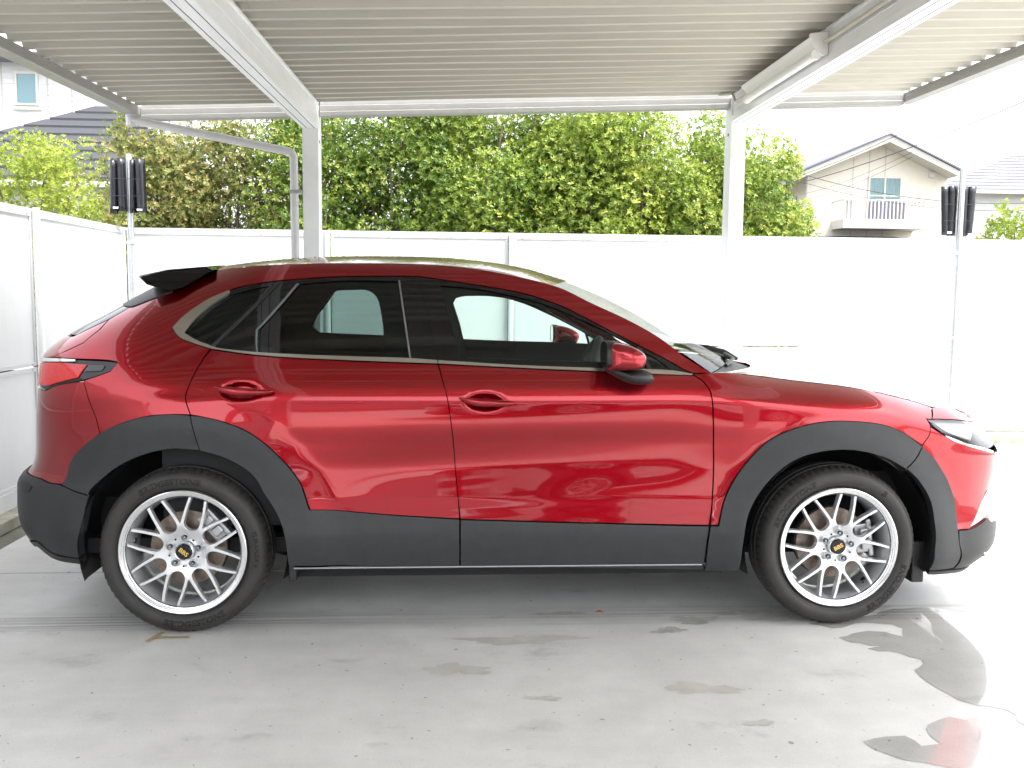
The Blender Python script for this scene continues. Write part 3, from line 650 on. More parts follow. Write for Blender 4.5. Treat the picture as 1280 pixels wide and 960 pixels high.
# --- dark roof slope glimpsed above the hedge
b = MB(); yy = 24.0; a_, c_ = hit(668, 155, 1, yy), hit(745, 139, 1, yy)
b.add([(a_[0], yy, a_[2]), (c_[0]+.5, yy, c_[2]+.08), (c_[0]+.5, yy+4, c_[2]+.1), (a_[0], yy+4, a_[2]), (a_[0], yy, a_[2]-.11), (c_[0]+.5, yy, c_[2]-.03), (c_[0]+.5, yy+4, c_[2]-.03), (a_[0], yy+4, a_[2]-.11)],
    [(0, 1, 2, 3), (0, 4, 5, 1), (4, 7, 6, 5), (1, 5, 6, 2), (0, 3, 7, 4), (2, 6, 7, 3)])
rb = tag(empty('house', (c_[0], yy+2, -.17)), 'dark roof edge of a hidden house glimpsed above the hedge', 'house'); sub(b, 'roof', M['tile_dark'], rb, tuple(rb.location))
b = MB(); b.box((a_[0]+.3, yy+.6, -.1), (c_[0]+.4, yy+3.6, a_[2]-.12)); sub(b, 'wall', M['h_beige'], rb, tuple(rb.location))

# --- overhead wires
def wire(p, q, sag, r, lb, name='power_line'):
    p = Vector(p); q = Vector(q); pts = []
    for t in np.linspace(0, 1, 14):
        a = p.lerp(q, t); a.z -= sag*4*t*(1-t); pts.append(a)
    b = MB(); b.tube(pts, r, 5); tag(b.build(name, M['wire'], smooth=True), lb, 'cable', 'cables crossing the sky at the right')
wy0, wy1 = 28.0, 16.0
W_ = [((985, 224), (1300, 72), .2, .008, 'topmost overhead cable rising to the right above the beige gable'),
      ((985, 232), (1300, 118), .15, .010, 'second overhead cable crossing the beige gable'),
      ((1000, 243), (1140, 190), .1, .004, 'thin faint cable below the two thicker ones, upper one'),
      ((1005, 250), (1140, 196), .1, .004, 'thin faint cable lowest of the ones rising to the right')]
for a_, c_, s_, r_, lb in W_: wire(hit(*a_, 1, wy0), hit(*c_, 1, wy1), s_, r_, lb)
wire(hit(985, 212, 1, wy0), hit(1300, 253, 1, 26), .35, .010, 'cable descending to the right across the balcony window')
wire(hit(985, 222, 1, wy0), hit(1300, 262, 1, 26), .35, .007, 'thinner cable descending across the balcony, under the other')
#CARHERE
# ================================================================== THE RED CAR
XR0, YC = -1.06, 4.495            # rear wheel centre (world x), centre line (world y)
WB, RW = 2.655, .335
car = tag(empty('car', (XR0, YC, 0)), 'glossy red crossover car parked side-on under the carport', 'car')
def pchip(xs, ys):
    xs = np.array(xs, float); ys = np.array(ys, float); h = np.diff(xs); d = np.diff(ys)/h; m = np.zeros(len(xs))
    for i in range(1, len(xs)-1):
        if d[i-1]*d[i] > 0:
            w1, w2 = 2*h[i]+h[i-1], h[i]+2*h[i-1]; m[i] = (w1+w2)/(w1/d[i-1]+w2/d[i])
    m[0], m[-1] = d[0], d[-1]
    def f(x):
        x = np.clip(np.asarray(x, float), xs[0], xs[-1]); i = np.clip(np.searchsorted(xs, x)-1, 0, len(xs)-2); t = (x-xs[i])/h[i]
        return ys[i]*(1+2*t)*(1-t)**2+m[i]*h[i]*t*(1-t)**2+ys[i+1]*t*t*(3-2*t)+m[i+1]*h[i]*t*t*(t-1)
    return f
def sstep(a, b, x): t = np.clip((x-a)/(b-a), 0, 1); return t*t*(3-2*t)
H0 = pchip([.10, .20, .28, .40, .455, .50, .56, .66, .76, .86, .93, .98, 1.04, 1.10, 1.20, 1.30, 1.38, 1.44, 1.48, 1.505, 1.53],
           [.80, .845, .872, .880, .874, .868, .862, .861, .868, .878, .876, .863, .836, .804, .752, .700, .650, .602, .555, .50, .40])
XEF = pchip([.12, .20, .25, .30, .36, .48, .63, .69, .76, .82, .90, 1.0, 1.1, 1.3], [3.34, 3.44, 3.50, 3.53, 3.535, 3.525, 3.55, 3.555, 3.52, 3.50, 3.46, 3.42, 3.4, 3.4])
XER = pchip([.18, .21, .245, .29, .345, .40, .47, .545, .575, .62, .68, .80, .97, 1.06, 1.09, 1.13, 1.19, 1.23, 1.28, 1.33, 1.38, 1.44, 1.5],
            [-.55, -.63, -.685, -.73, -.775, -.80, -.81, -.81, -.80, -.755, -.737, -.728, -.715, -.718, -.712, -.68, -.60, -.535, -.45, -.365, -.28, -.14, -.0])
NR = pchip([.2, 1.0, 1.12, 1.3, 1.5], [4.4, 4.3, 4.0, 3.4, 2.6]); NF = pchip([.2, .7, 1.0, 1.2], [5.0, 4.6, 4.2, 4.0])
X0F, X0R = 2.0, .6
ZT = pchip([1.9, 2.11, 2.28, 2.47, 2.65, 2.81, 2.92, 3.07, 3.22, 3.34, 3.5], [1.12, 1.055, 1.044, 1.020, 1.004, .980, .953, .912, .886, .818, .77])
HANDLES = [(.0, .0)]
def dimples(X, Z):
    out = 0
    for hx, hz in HANDLES[1:]:
        r = ((X-hx+.014)/.068)**2+((Z-hz)/.031)**2; out = out+.017*np.exp(-(r**2.2))
    return out
def hfun(X, Z):
    X = np.asarray(X, float); Z = np.asarray(Z, float); h = H0(Z)
    # door sculpting: a soft hollow that travels down towards the rear wheel
    zc = .70+.10*(X-1.2)
    h = h-.014*np.exp(-((Z-zc)/.12)**2)*sstep(.45, .9, X)*(1-sstep(1.9, 2.25, X))
    # shoulder roll off above the bonnet line
    u = np.clip((Z-(ZT(X)-.13))/.13, 0, 1.25)*sstep(1.95, 2.35, X); h = h-.12*u**2.6
    # flares
    for cx, r0, r1, am in ((0, .650, .48, .026), (WB, .575, .42, .026)):
        r = np.hypot(X-cx, Z-RW); f = np.clip((r0-r)/(r0-r1), 0, 1); h = h+am*f*f*(3-2*f)
    # ends
    qf = np.clip((X-X0F)/(XEF(Z)-X0F), 0, 1); qr = np.clip((X0R-X)/(X0R-XER(Z)), 0, 1)
    h = h*np.clip(1-qf**NF(Z), 0, 1)**(1/NF(Z))*np.clip(1-qr**NR(Z), 0, 1)**(1/NR(Z))
    return h-dimples(X, Z)
def s2x(s, Z):
    s = np.asarray(s, float); Z = np.asarray(Z, float)
    tf = np.clip((s-X0F)/1.5, 0, 1); tr = np.clip((X0R-s)/1.5, 0, 1); X = s.copy()
    X = np.where(s > X0F, X0F+(XEF(Z)-X0F)*np.sin(tf*PI/2), X); X = np.where(s < X0R, X0R-(X0R-XER(Z))*np.sin(tr*PI/2), X); return X
def x2s(X, Z):
    X = np.asarray(X, float)
    qf = np.clip((X-X0F)/(XEF(Z)-X0F), 0, 1); qr = np.clip((X0R-X)/(X0R-XER(Z)), 0, 1)
    return np.where(X > X0F, X0F+1.5*np.arcsin(qf)*2/PI, np.where(X < X0R, X0R-1.5*np.arcsin(qr)*2/PI, X))
def spos(s, Z, off=0.):
    X = s2x(s, Z); P = np.stack([X, -hfun(X, Z), Z], -1); return P
def snrm(s, Z, e=.0018):
    du = spos(s+e, Z)-spos(s-e, Z); dv = spos(s, Z+e)-spos(s, Z-e); n = np.cross(du, dv)
    L = np.linalg.norm(n, axis=-1, keepdims=True); n = n/np.maximum(L, 1e-9); return n
def px(u, v, hoff=0.):
    """a pixel of the photograph carried onto the body side, as (X, Z) in car metres"""
    d = ray(u, v); ys = np.linspace(3.50, 5.2, 340); t = ys/d[1]; X = d[0]*t-XR0; Z = CAM_H+d[2]*t; dep = YC-ys
    F = np.where((X > XEF(Z)) | (X < XER(Z)), -1, hfun(X, Z)+hoff-dep)
    i = np.argmax(F >= 0)
    if F[i] < 0: i = int(np.argmax(F+np.where(F == -1, 0, 0)-1e-6*np.arange(len(F)))); d2 = np.minimum(np.abs(X-XEF(Z)), np.abs(X-XER(Z))); i = int(np.argmin(d2+np.abs(dep-.35)*.3)); return (float(X[i]), float(Z[i]))
    if i > 0:
        a = F[i-1]; f = a/(a-F[i]) if a > -1 else 1
        return (float(X[i-1]+(X[i]-X[i-1])*f), float(Z[i-1]+(Z[i]-Z[i-1])*f))
    return (float(X[i]), float(Z[i]))
HANDLES += [px(306, 489), px(611, 503)]
def inpoly(P, poly):
    x, y = P[:, 0], P[:, 1]; r = np.zeros(len(P), bool); n = len(poly); j = n-1
    for i in range(n):
        xi, yi = poly[i]; xj, yj = poly[j]
        c = ((yi > y) != (yj > y)) & (x < (xj-xi)*(y-yi)/((yj-yi)+1e-12)+xi); r ^= c; j = i
    return r
def smoothpoly(pts, step=.014, corner=32):
    pts = [np.array(p, float) for p in pts]; n = len(pts); cs = []
    for i in range(n):
        a = pts[i]-pts[i-1]; b = pts[(i+1) % n]-pts[i]; c = a@b/(np.linalg.norm(a)*np.linalg.norm(b)+1e-12); cs.append(math.degrees(math.acos(max(-1, min(1, c)))) > corner)
    out = []
    for i in range(n):
        p0, p1, p2, p3 = pts[i-1], pts[i], pts[(i+1) % n], pts[(i+2) % n]; L = np.linalg.norm(p2-p1)
        if L < 1e-6: continue
        t1 = (p2-p1) if cs[i] else (p2-p0)/max(np.linalg.norm(p2-p0), 1e-9)*L; t2 = (p2-p1) if cs[(i+1) % n] else (p3-p1)/max(np.linalg.norm(p3-p1), 1e-9)*L
        k = max(1, int(math.ceil(L/step)))
        for j in range(k):
            t = j/k; out.append(p1*(2*t**3-3*t*t+1)+t1*(t**3-2*t*t+t)+p2*(-2*t**3+3*t*t)+t2*(t**3-t*t))
    return np.array(out)
def area(p): return .5*np.sum(p[:, 0]*np.roll(p[:, 1], -1)-np.roll(p[:, 0], -1)*p[:, 1])
def inset(p, d):
    if d == 0: return p
    if area(p) < 0: p = p[::-1]
    e = np.roll(p, -1, 0)-p; L = np.linalg.norm(e, axis=1)[:, None]; e = e/np.maximum(L, 1e-9); nn = np.stack([-e[:, 1], e[:, 0]], 1)
    v = nn+np.roll(nn, 1, 0); l = np.linalg.norm(v, axis=1)[:, None]; v = v/np.maximum(l, .3)
    c = np.clip((v*nn).sum(1), .5, 1)[:, None]; return p+v*d/c
ARCH = []
for cx_, r_ in ((0, .620), (2.655, .545)):
    for dr_ in (-.0035, .0035):
        for a_ in np.arange(-.3, PI+.3, .009/r_): ARCH.append((cx_+(r_+dr_)*math.cos(a_), .335+(r_+dr_)*math.sin(a_)))
ARCH = np.array(ARCH)
def cdt(loops, grid, extra=None):
    pts = []; edges = []
    for lp in loops:
        b = len(pts); pts += [Vector((float(x), float(y))) for x, y in lp]; n = len(lp); edges += [(b+i, b+(i+1) % n) for i in range(n)]
    o = loops[0]; x0, y0 = o.min(0); x1, y1 = o.max(0)
    gx, gy = np.meshgrid(np.arange(x0, x1, grid), np.arange(y0, y1, grid*.866)); gx = gx+(np.arange(gx.shape[0]) % 2)[:, None]*grid*.5
    G = np.stack([gx.ravel(), gy.ravel()], 1)
    if len(G):
        k = inpoly(G, o)
        for h in loops[1:]: k &= ~inpoly(G, h)
        G = G[k]; B = np.concatenate(loops)
        if extra is not None:
            E_ = extra[inpoly(extra, o)]
            for h in loops[1:]: E_ = E_[~inpoly(E_, h)]
            if len(E_):
                dd = np.min(np.hypot(E_[:, None, 0]-B[None, :, 0], E_[:, None, 1]-B[None, :, 1]), 1); E_ = E_[dd > .004]; pts += [Vector((float(x), float(y))) for x, y in E_]; B = np.concatenate([B, E_])
        if len(G):
            keep = np.ones(len(G), bool)
            for i0 in range(0, len(G), 2000):
                g = G[i0:i0+2000]; dd = np.min(np.hypot(g[:, None, 0]-B[None, :, 0], g[:, None, 1]-B[None, :, 1]), 1); keep[i0:i0+2000] = dd > grid*.45
            pts += [Vector((float(x), float(y))) for x, y in G[keep]]
    r = geometry.delaunay_2d_cdt(pts, edges, [], 0, 1e-6); V = np.array([tuple(v) for v in r[0]]); T = np.array([f for f in r[2] if len(f) == 3])
    C = V[T].mean(1); k = inpoly(C, o)
    for h in loops[1:]: k &= ~inpoly(C, h)
    return V, T[k]
def finish(name, V, F, N, m_, parent, mirror):
    outs = []
    for sg in ((1, -1) if mirror else (1,)):
        v = V*np.array([1, sg, 1]); nn = N*np.array([1, sg, 1]); f = [tuple(q) for q in F] if sg == 1 else [tuple(q)[::-1] for q in F]
        me = bpy.data.meshes.new(name); me.from_pydata(v.tolist(), [], f); me.shade_smooth()
        me.normals_split_custom_set_from_vertices(nn.tolist()); par = parent[0 if sg == 1 else 1] if isinstance(parent, (list, tuple)) else parent
        outs.append(link(name, me, par, m_))
    return outs
def panel(name, pts, m_, parent, holes=(), off=0., grid=.022, gap=.0018, fl=.012, mirror=True, conv=True, step=.014, corner=32, hoff=0., sdom=False, holegap=0., holefl=None):
    """a body panel: outline (photo pixels, or (X,Z) when conv is False) laid onto the body surface, with folded edges"""
    def tos(pp):
        q = [px(*a, hoff) if conv and len(a) == 2 else a[:2] for a in pp]
        return [(float(x2s(a, b)), b) for a, b in q] if not sdom else q
    o = inset(smoothpoly(tos(pts), step, corner), gap); hs = [inset(smoothpoly(tos(h), step, corner), -holegap) for h in holes]
    if area(o) < 0: o = o[::-1]
    o_ = [o]+[h if area(h) > 0 else h[::-1] for h in hs]
    V, T = cdt(o_, grid, np.stack([x2s(ARCH[:, 0], ARCH[:, 1]), ARCH[:, 1]], 1)); P = spos(V[:, 0], V[:, 1]); N = snrm(V[:, 0], V[:, 1])
    N = np.where((N[:, 1:2] > 0) & (np.abs(P[:, 1:2]) > .02), -N, N)
    P = P+N*off; P[:, 1] = np.minimum(P[:, 1], 0)
    F = []
    for t in T:
        a, b, c = t; n_ = np.cross(P[b]-P[a], P[c]-P[a]); F.append((a, b, c) if n_@N[a] > 0 else (a, c, b))
    Vs = [P]; Ns = [N]; base = len(P)
    if fl:
        for li, lp in enumerate(o_):
            q = spos(lp[:, 0], lp[:, 1]); nn = snrm(lp[:, 0], lp[:, 1]); q = q+nn*off; q[:, 1] = np.minimum(q[:, 1], 0); n = len(lp)
            d = fl if li == 0 or holefl is None else holefl
            e = np.roll(q, -1, 0)-np.roll(q, 1, 0); sd = np.cross(e, nn); sd /= np.maximum(np.linalg.norm(sd, axis=1)[:, None], 1e-9)
            if li: sd = -sd
            # small rounded fold: outer edge normals lean outwards
            ins = q-nn*d; Vs += [q, ins]; Ns += [sd, sd]
            for i in range(n):
                j = (i+1) % n; F.append((base+i, base+n+i, base+n+j, base+j) if li == 0 else (base+i, base+j, base+n+j, base+n+i))
            base += 2*n
    return finish(name, np.concatenate(Vs), F, np.concatenate(Ns), m_, parent, mirror)

# ---------------- outlines read off the photograph
REAR_CLAD_OUT = [(94, 569), (125, 542), (156, 528), (187, 520), (219, 518), (238, 519.5), (250, 520.5), (281, 528), (312, 541), (344, 566), (375, 603), (387, 637)]
REAR_OPEN = [(103, 666), (109, 635), (119, 607), (128, 600-1), (147, 584), (175, 570), (212, 561), (250, 562.5), (281, 572), (312, 590), (328, 613), (347, 644), (356, 672), (361, 706)]
FRONT_CLAD_OUT = [(898, 656), (906, 623), (919, 597), (939, 571), (965, 548), (998, 534), (1034, 527), (1070, 527), (1103, 531), (1129, 541), (1152, 558), (1172, 580), (1185, 603), (1193, 630), (1196, 662)]
FRONT_OPEN = [(924, 711), (929, 680), (934, 649), (945, 623), (962, 600), (985, 580), (1008, 569), (1037, 563), (1070, 563), (1103, 571), (1132, 585.5), (1149, 603), (1163, 630), (1168, 662), (1167, 689), (1160, 711)]
DLO_TOP = [(216, 409.5), (231, 394), (259, 375), (287, 362.5), (312, 356), (347, 351), (419, 346), (480, 345), (522, 345.5), (548, 349), (614, 359), (661, 368.5), (707, 385), (754, 409), (795, 430), (832, 449), (867, 467)]
DLO_BOT = [(868, 469), (817, 467), (757, 465), (645, 460), (548, 455), (419, 450), (325, 444.5), (264, 436), (244, 430), (225, 422)]
STRIP_TOP = [(262, 339), (325, 332), (419, 329), (512, 330), (600, 337), (692, 356.5), (741, 379), (792, 403), (832, 427), (889, 466)]
RDOOR_REAR = [(264, 437), (250, 455), (238, 478), (232, 497), (238, 518.5)]
SPLIT = [(547.5, 455.5), (553, 475), (559, 497), (566, 547), (569.5, 590), (572.5, 620), (574.5, 648.5)]
FDOOR_FRONT = [(868, 469.5), (879, 477), (888, 490), (891.5, 524), (892, 580), (890, 630), (886.5, 656.5)]

body = link('body_shell', bpy.data.meshes.new('body_shell'), car, M['inner'])
P_ = M['paint']
# quarter panel + roof rail in one pressing, up to the windscreen pillar
quarter = DLO_TOP[::-1]+[(225, 422), (244, 430), (263, 436)]+RDOOR_REAR[1:]+REAR_CLAD_OUT[:6][::-1][1:-1]+[(125, 542), (120.5, 524), (112.5, 504), (107.5, 487.5), (104, 476), (127.5, 468), (138, 464), (148, 452.5), (132, 450), (95, 448.5), (66, 446.5), (85.6, 437.5), (104, 429), (125, 412), (136.5, 399.5), (162.5, 384.5), (216, 363.5), (231, 359), (247, 348), (259, 339.5)]+STRIP_TOP[1:]
panel('side_panel', quarter, P_, car, grid=.02)
rdoor = panel('rear_door', [(264, 437), (325, 445), (419, 450.5), (547, 455.5)]+SPLIT[1:]+[(480, 643), (387.5, 637.5)]+REAR_CLAD_OUT[6:-1][::-1]+RDOOR_REAR[::-1][:-1], P_, car, grid=.013)
fdoor = panel('front_door', [(548, 455.5), (645, 460.5), (757, 465.5), (817, 468)]+FDOOR_FRONT+[(720, 653), (575.5, 649)]+SPLIT[::-1][1:-1], P_, car, grid=.013)
panel('front_fender', [(869, 467.5), (889, 466), (909, 466), (935, 468.5), (991, 475.5), (1044, 481.5), (1090, 489), (1122, 496.5), (1145, 502.5), (1163.5, 508.5), (1164.5, 524), (1158, 523.5), (1163, 533), (1160.5, 546), (1152.5, 557)]+FRONT_CLAD_OUT[:10][::-1]+[(887.5, 656.8)]+FDOOR_FRONT[::-1][1:], P_, car, grid=.018)
# wheel arch and sill cladding
C_ = M['clad']
panel('arch_cladding', [(105, 560), (94, 569)][::-1][:1]+REAR_CLAD_OUT[1:6]+[(250.5, 562.5)]+REAR_OPEN[:7][::-1]+[(112, 619), (78, 606.5), (87, 583)], C_, car, off=.006, grid=.018, fl=.035)
panel('door_cladding', REAR_CLAD_OUT[5:]+[(480, 643), (574.5, 649), (574.5, 707), (480, 707), (361, 706.5)]+REAR_OPEN[7:][::-1][1:]+[], C_, rdoor, off=.007, grid=.018, fl=.03)
panel('door_cladding', [(575.5, 649.5), (720, 653.5), (886.5, 657.5), (883, 680), (878, 711), (720, 709), (575.5, 707.5)], C_, fdoor, off=.007, grid=.018, fl=.03)
panel('arch_cladding', [(887.5, 657.5), (898, 657.5)]+FRONT_CLAD_OUT[1:11]+[(1131, 586)]+FRONT_OPEN[:10][::-1]+[(924, 713), (880, 713), (884, 682)], C_, car, off=.006, grid=.018, fl=.035)
panel('arch_cladding', FRONT_CLAD_OUT[10:]+[(1198, 680), (1190, 709), (1160, 712)]+FRONT_OPEN[10:][::-1]+[(1131.5, 586.5)], C_, car, off=.006, grid=.018, fl=.035)
# front end
cf = lambda z: (X0F+1.5, z)      # centre line point in the (s, Z) chart
def S(u, v): a, b = px(u, v); return (float(x2s(a, b)), b)
panel('bumper_core', [(2.9, .36), (3.5, .36), (3.5, .66), (3.35, .66), (2.9, .62)], P_, car, conv=False, sdom=True, grid=.03, off=-.006, fl=0)
panel('front_bumper', [S(*q) for q in [(1163, 533.5), (1179, 543.5), (1198.5, 552), (1217, 558), (1240, 565)]]+[cf(.655), cf(.60)]+[S(*q) for q in [(1241, 590), (1228, 625), (1212, 661), (1196.5, 662.5)]]+[S(*q) for q in FRONT_CLAD_OUT[10:-1][::-1]]+[S(1160.5, 546)], P_, car, conv=False, sdom=True, grid=.02)
panel('nose_panel', [S(*q) for q in [(1164.5, 509), (1173, 508.5), (1193, 511), (1207, 516), (1227, 526), (1237, 533)]]+[cf(.80), cf(.765)]+[S(*q) for q in [(1238, 537), (1226, 530), (1215, 527.2), (1198.5, 525), (1173, 523.8), (1165, 524)]], P_, car, conv=False, sdom=True, grid=.02)
LAMP = [(1158, 524.2), (1173, 524.3), (1198.5, 525.5), (1215, 527.5), (1226, 530.5), (1234, 537), (1236, 561), (1217, 556.5), (1198.5, 551), (1179, 542.5), (1167, 533)]
panel('headlight', LAMP, M['gloss_black'], car, off=-.035, grid=.02, fl=0)
hl = [o for o in car.children if o.name.startswith('headlight')]
panel('lens', LAMP, M['lens'], hl, off=.001, grid=.02, fl=.03)
for o in hl: pass
panel('lamp_reflector', [(1166, 526.5), (1198, 527.5), (1212, 530), (1216, 537), (1215, 551), (1199, 546), (1182, 538.5)], M['reflector'], hl, off=-.006, grid=.02, fl=.02)
panel('light_strip', [(1180, 543.6), (1199, 551.4), (1217, 557), (1240, 564), (1240, 567), (1217, 560), (1198, 554), (1182, 546)], M['chrome'], hl, off=.006, grid=.02, fl=.008, gap=0)
panel('grille', [cf(.762), (3.27, .762), (3.24, .68), cf(.665)], M['gloss_black'], car, off=-.004, conv=False, sdom=True, grid=.03, mirror=True)
panel('grille_lower', [cf(.597), (3.30, .58), (3.27, .40), (3.30, .37), cf(.36)], M['black_plastic'], car, off=-.006, conv=False, sdom=True, grid=.03)
panel('turn_signal', [(1212.5, 659.5), (1228, 625.5), (1235.5, 612), (1236.5, 640), (1233, 645)], M['satin'], car, off=-.002, grid=.02)
panel('front_lower_bumper', [S(*q) for q in [(1197, 663), (1213, 661), (1233, 647), (1238, 652)]]+[cf(.345), cf(.20)]+[S(*q) for q in [(1228, 690), (1213, 704), (1191, 710), (1198, 680)]], C_, car, off=.006, conv=False, sdom=True, grid=.02, fl=.03)
panel('front_lip', [S(*q) for q in [(1160, 712.5), (1191, 710.5), (1213, 705), (1226, 693)]]+[cf(.195), cf(.165)]+[S(*q) for q in [(1215, 708), (1191, 714), (1158, 716)]], M['black_plastic'], car, off=.010, conv=False, sdom=True, grid=.02, fl=.03, gap=0)
# rear end
cr_ = lambda z: (X0R-1.5, z)
panel('rear_bumper', [S(*q) for q in [(104, 476.5), (107.5, 487.5), (112.5, 504), (120.5, 524), (125, 541.5), (105, 559), (94, 569), (86.5, 583), (77.5, 605.5), (62, 603.5), (50, 598)]]+[cr_(.60), cr_(.97)]+[S(*q) for q in [(50, 486), (57, 488), (70, 482), (84, 479)]], P_, car, conv=False, sdom=True, grid=.02)
panel('rear_lower_bumper', [S(*q) for q in [(51, 598.5), (62, 604), (77.5, 606.5), (112, 619.5), (104, 655), (102, 697), (67, 689), (50, 675)]]+[cr_(.29), cr_(.597)], C_, car, off=.008, conv=False, sdom=True, grid=.02, fl=.04)
panel('rear_lip', [S(*q) for q in [(104, 697.5), (67, 689.5), (50, 676)]]+[cr_(.285), cr_(.255)]+[S(*q) for q in [(50, 681), (68, 695), (106, 703.5)]], M['black_plastic'], car, off=.012, conv=False, sdom=True, grid=.02, fl=.03, gap=0)
panel('reflector', [(30, 601), (36, 604), (43, 608), (40, 614), (34, 616), (30, 610)], M['black_plastic'], car, off=.011, fl=.006, gap=0)
TAIL = [(50, 445.8), (66, 447), (95, 449), (132, 450.8), (147.5, 452.8), (138, 463.5), (127.5, 467.5), (103, 475), (84, 478.5), (70, 481.5), (57, 487), (51, 485)]
tl = panel('taillight', [S(*q) for q in TAIL]+[cr_(.975), cr_(1.065)], M['gloss_black'], car, conv=False, sdom=True, grid=.02, off=-.004)
panel('red_lens', [S(*q) for q in [(72, 453.3), (109, 456), (103, 463), (97, 472), (70, 478.5), (58, 482)]]+[cr_(.985), cr_(1.04)], M['redlens'], tl, off=.001, fl=.006, gap=0, conv=False, sdom=True)
panel('clear_lens', [(111, 456), (131, 457), (127, 463), (105, 464.5)], M['trimgrey'], tl, off=.0008, fl=.005, gap=0)
panel('trim_strip', [S(*q) for q in [(95, 450), (72, 448.6), (50, 446.2)]]+[cr_(1.075), cr_(1.045)]+[S(*q) for q in [(50, 452.5), (72, 452.5), (95, 452.2)]], M['chrome'], tl, off=.005, conv=False, sdom=True, fl=.01, gap=0)
panel('tailgate', [S(*q) for q in [(65.5, 446.3), (85.6, 437), (104, 428.5), (124.5, 411.7), (135.5, 400), (94.5, 419.5), (89, 421)]]+[cr_(1.17), cr_(1.085)]+[S(50, 445.5)], P_, car, conv=False, sdom=True, grid=.02)
panel('tailgate_lower', [S(51, 486.5), cr_(.965), cr_(.965), cr_(.64), S(50, 560)][:1]+[cr_(.965), cr_(.61), S(45, 590)], P_, car, conv=False, sdom=True, grid=.05, off=-.01)
panel('rear_window', [S(*q) for q in [(95, 419), (136, 399), (162.5, 384), (187, 374.5), (216, 363)]]+[cr_(1.40), cr_(1.175)], M['gloss_black'], car, conv=False, sdom=True, grid=.02)

# ---------------- windows
gb = M['gloss_black']
RW_ = [(375, 354), (430, 350), (497, 350.5), (503, 385), (511.5, 447), (419, 444.5), (324, 441), (321, 413)]
FW_ = [(550, 356), (584, 359), (620, 364.5), (680, 379.5), (730, 400.5), (772, 421), (799, 435), (812, 462.5), (754, 460.5), (645, 456.5), (577, 450.5)]
QW_ = [(230.5, 416.5), (247, 397), (266, 381), (288, 367.5), (320, 359.5), (337, 357), (262, 431.5), (250, 427.5)]
TW_ = [(803, 438.5), (822, 449), (839, 461.5), (838, 464), (815, 463)]
dlo = DLO_TOP+DLO_BOT
panel('window_trim', dlo, gb, car, holes=[RW_, FW_, QW_, TW_], off=-.003, grid=.03, fl=.004, gap=.001, holefl=.012)
panel('window_glass', QW_, M['glass_rear'], car, off=-.007, grid=.03, fl=0, gap=-.004)
panel('window_glass', RW_, M['glass_rear'], rdoor, off=-.009, grid=.03, fl=0, gap=-.004)
panel('window_glass', FW_, M['glass_front'], fdoor, off=-.009, grid=.03, fl=0, gap=-.004)
panel('window_glass', TW_, M['glass_rear'], fdoor, off=-.009, grid=.03, fl=0, gap=-.004)
# bright waist strips and the wide rear corner
panel('waist_strip', [(264, 432.5), (275, 435.6), (325, 440.8), (419, 445), (512, 448), (546.5, 450.5), (547, 454.8), (419, 449.8), (325, 444.3), (264, 436.3)], M['satin'], rdoor, off=.004, grid=.03, fl=.008, gap=0, corner=50)
panel('waist_strip', [(548, 450.5), (645, 456.5), (754, 460.6), (839, 463.2), (866, 467.5), (864, 469.3), (817, 467.6), (757, 464.8), (645, 459.8), (548, 454.8)], M['satin'], fdoor, off=.004, grid=.03, fl=.008, gap=0, corner=50)
panel('corner_trim', [(216, 410), (231, 394.5), (259, 375.5), (287, 363), (288, 366.5), (266, 380.5), (247, 396.5), (231, 416.5), (250, 427.5), (263.5, 432.5), (263.5, 436), (244, 430), (225, 422)], M['satin'], car, off=.004, grid=.03, fl=.008, gap=0, corner=50)
# upright dividers
panel('divider', [(347, 352), (352, 352), (268, 434), (263.5, 432.5)], M['black_plastic'], car, off=.002, fl=.006, gap=0)
panel('divider', [(371, 354.5), (374, 354.5), (322.5, 412), (322.5, 441), (321, 440.6), (320, 412)], M['trimgrey'], rdoor, off=.0015, fl=.006, gap=0)
panel('divider', [(498, 350.5), (500, 350.5), (514, 447.8), (511.8, 447.6)], M['steel'], rdoor, off=.002, fl=.006, gap=0)
panel('divider', [(797, 433), (803, 437), (815, 463), (810.5, 463)], M['black_plastic'], fdoor, off=.003, fl=.008, gap=0)
panel('pillar_trim', [(502, 350.2), (522, 347.5), (546, 452), (516, 448.2)], gb, rdoor, off=.001, fl=.006, gap=.001)
panel('pillar_trim', [(523.5, 347.5), (547, 350.5), (575, 451.5), (548, 450.5)], gb, fdoor, off=.001, fl=.006, gap=.001)

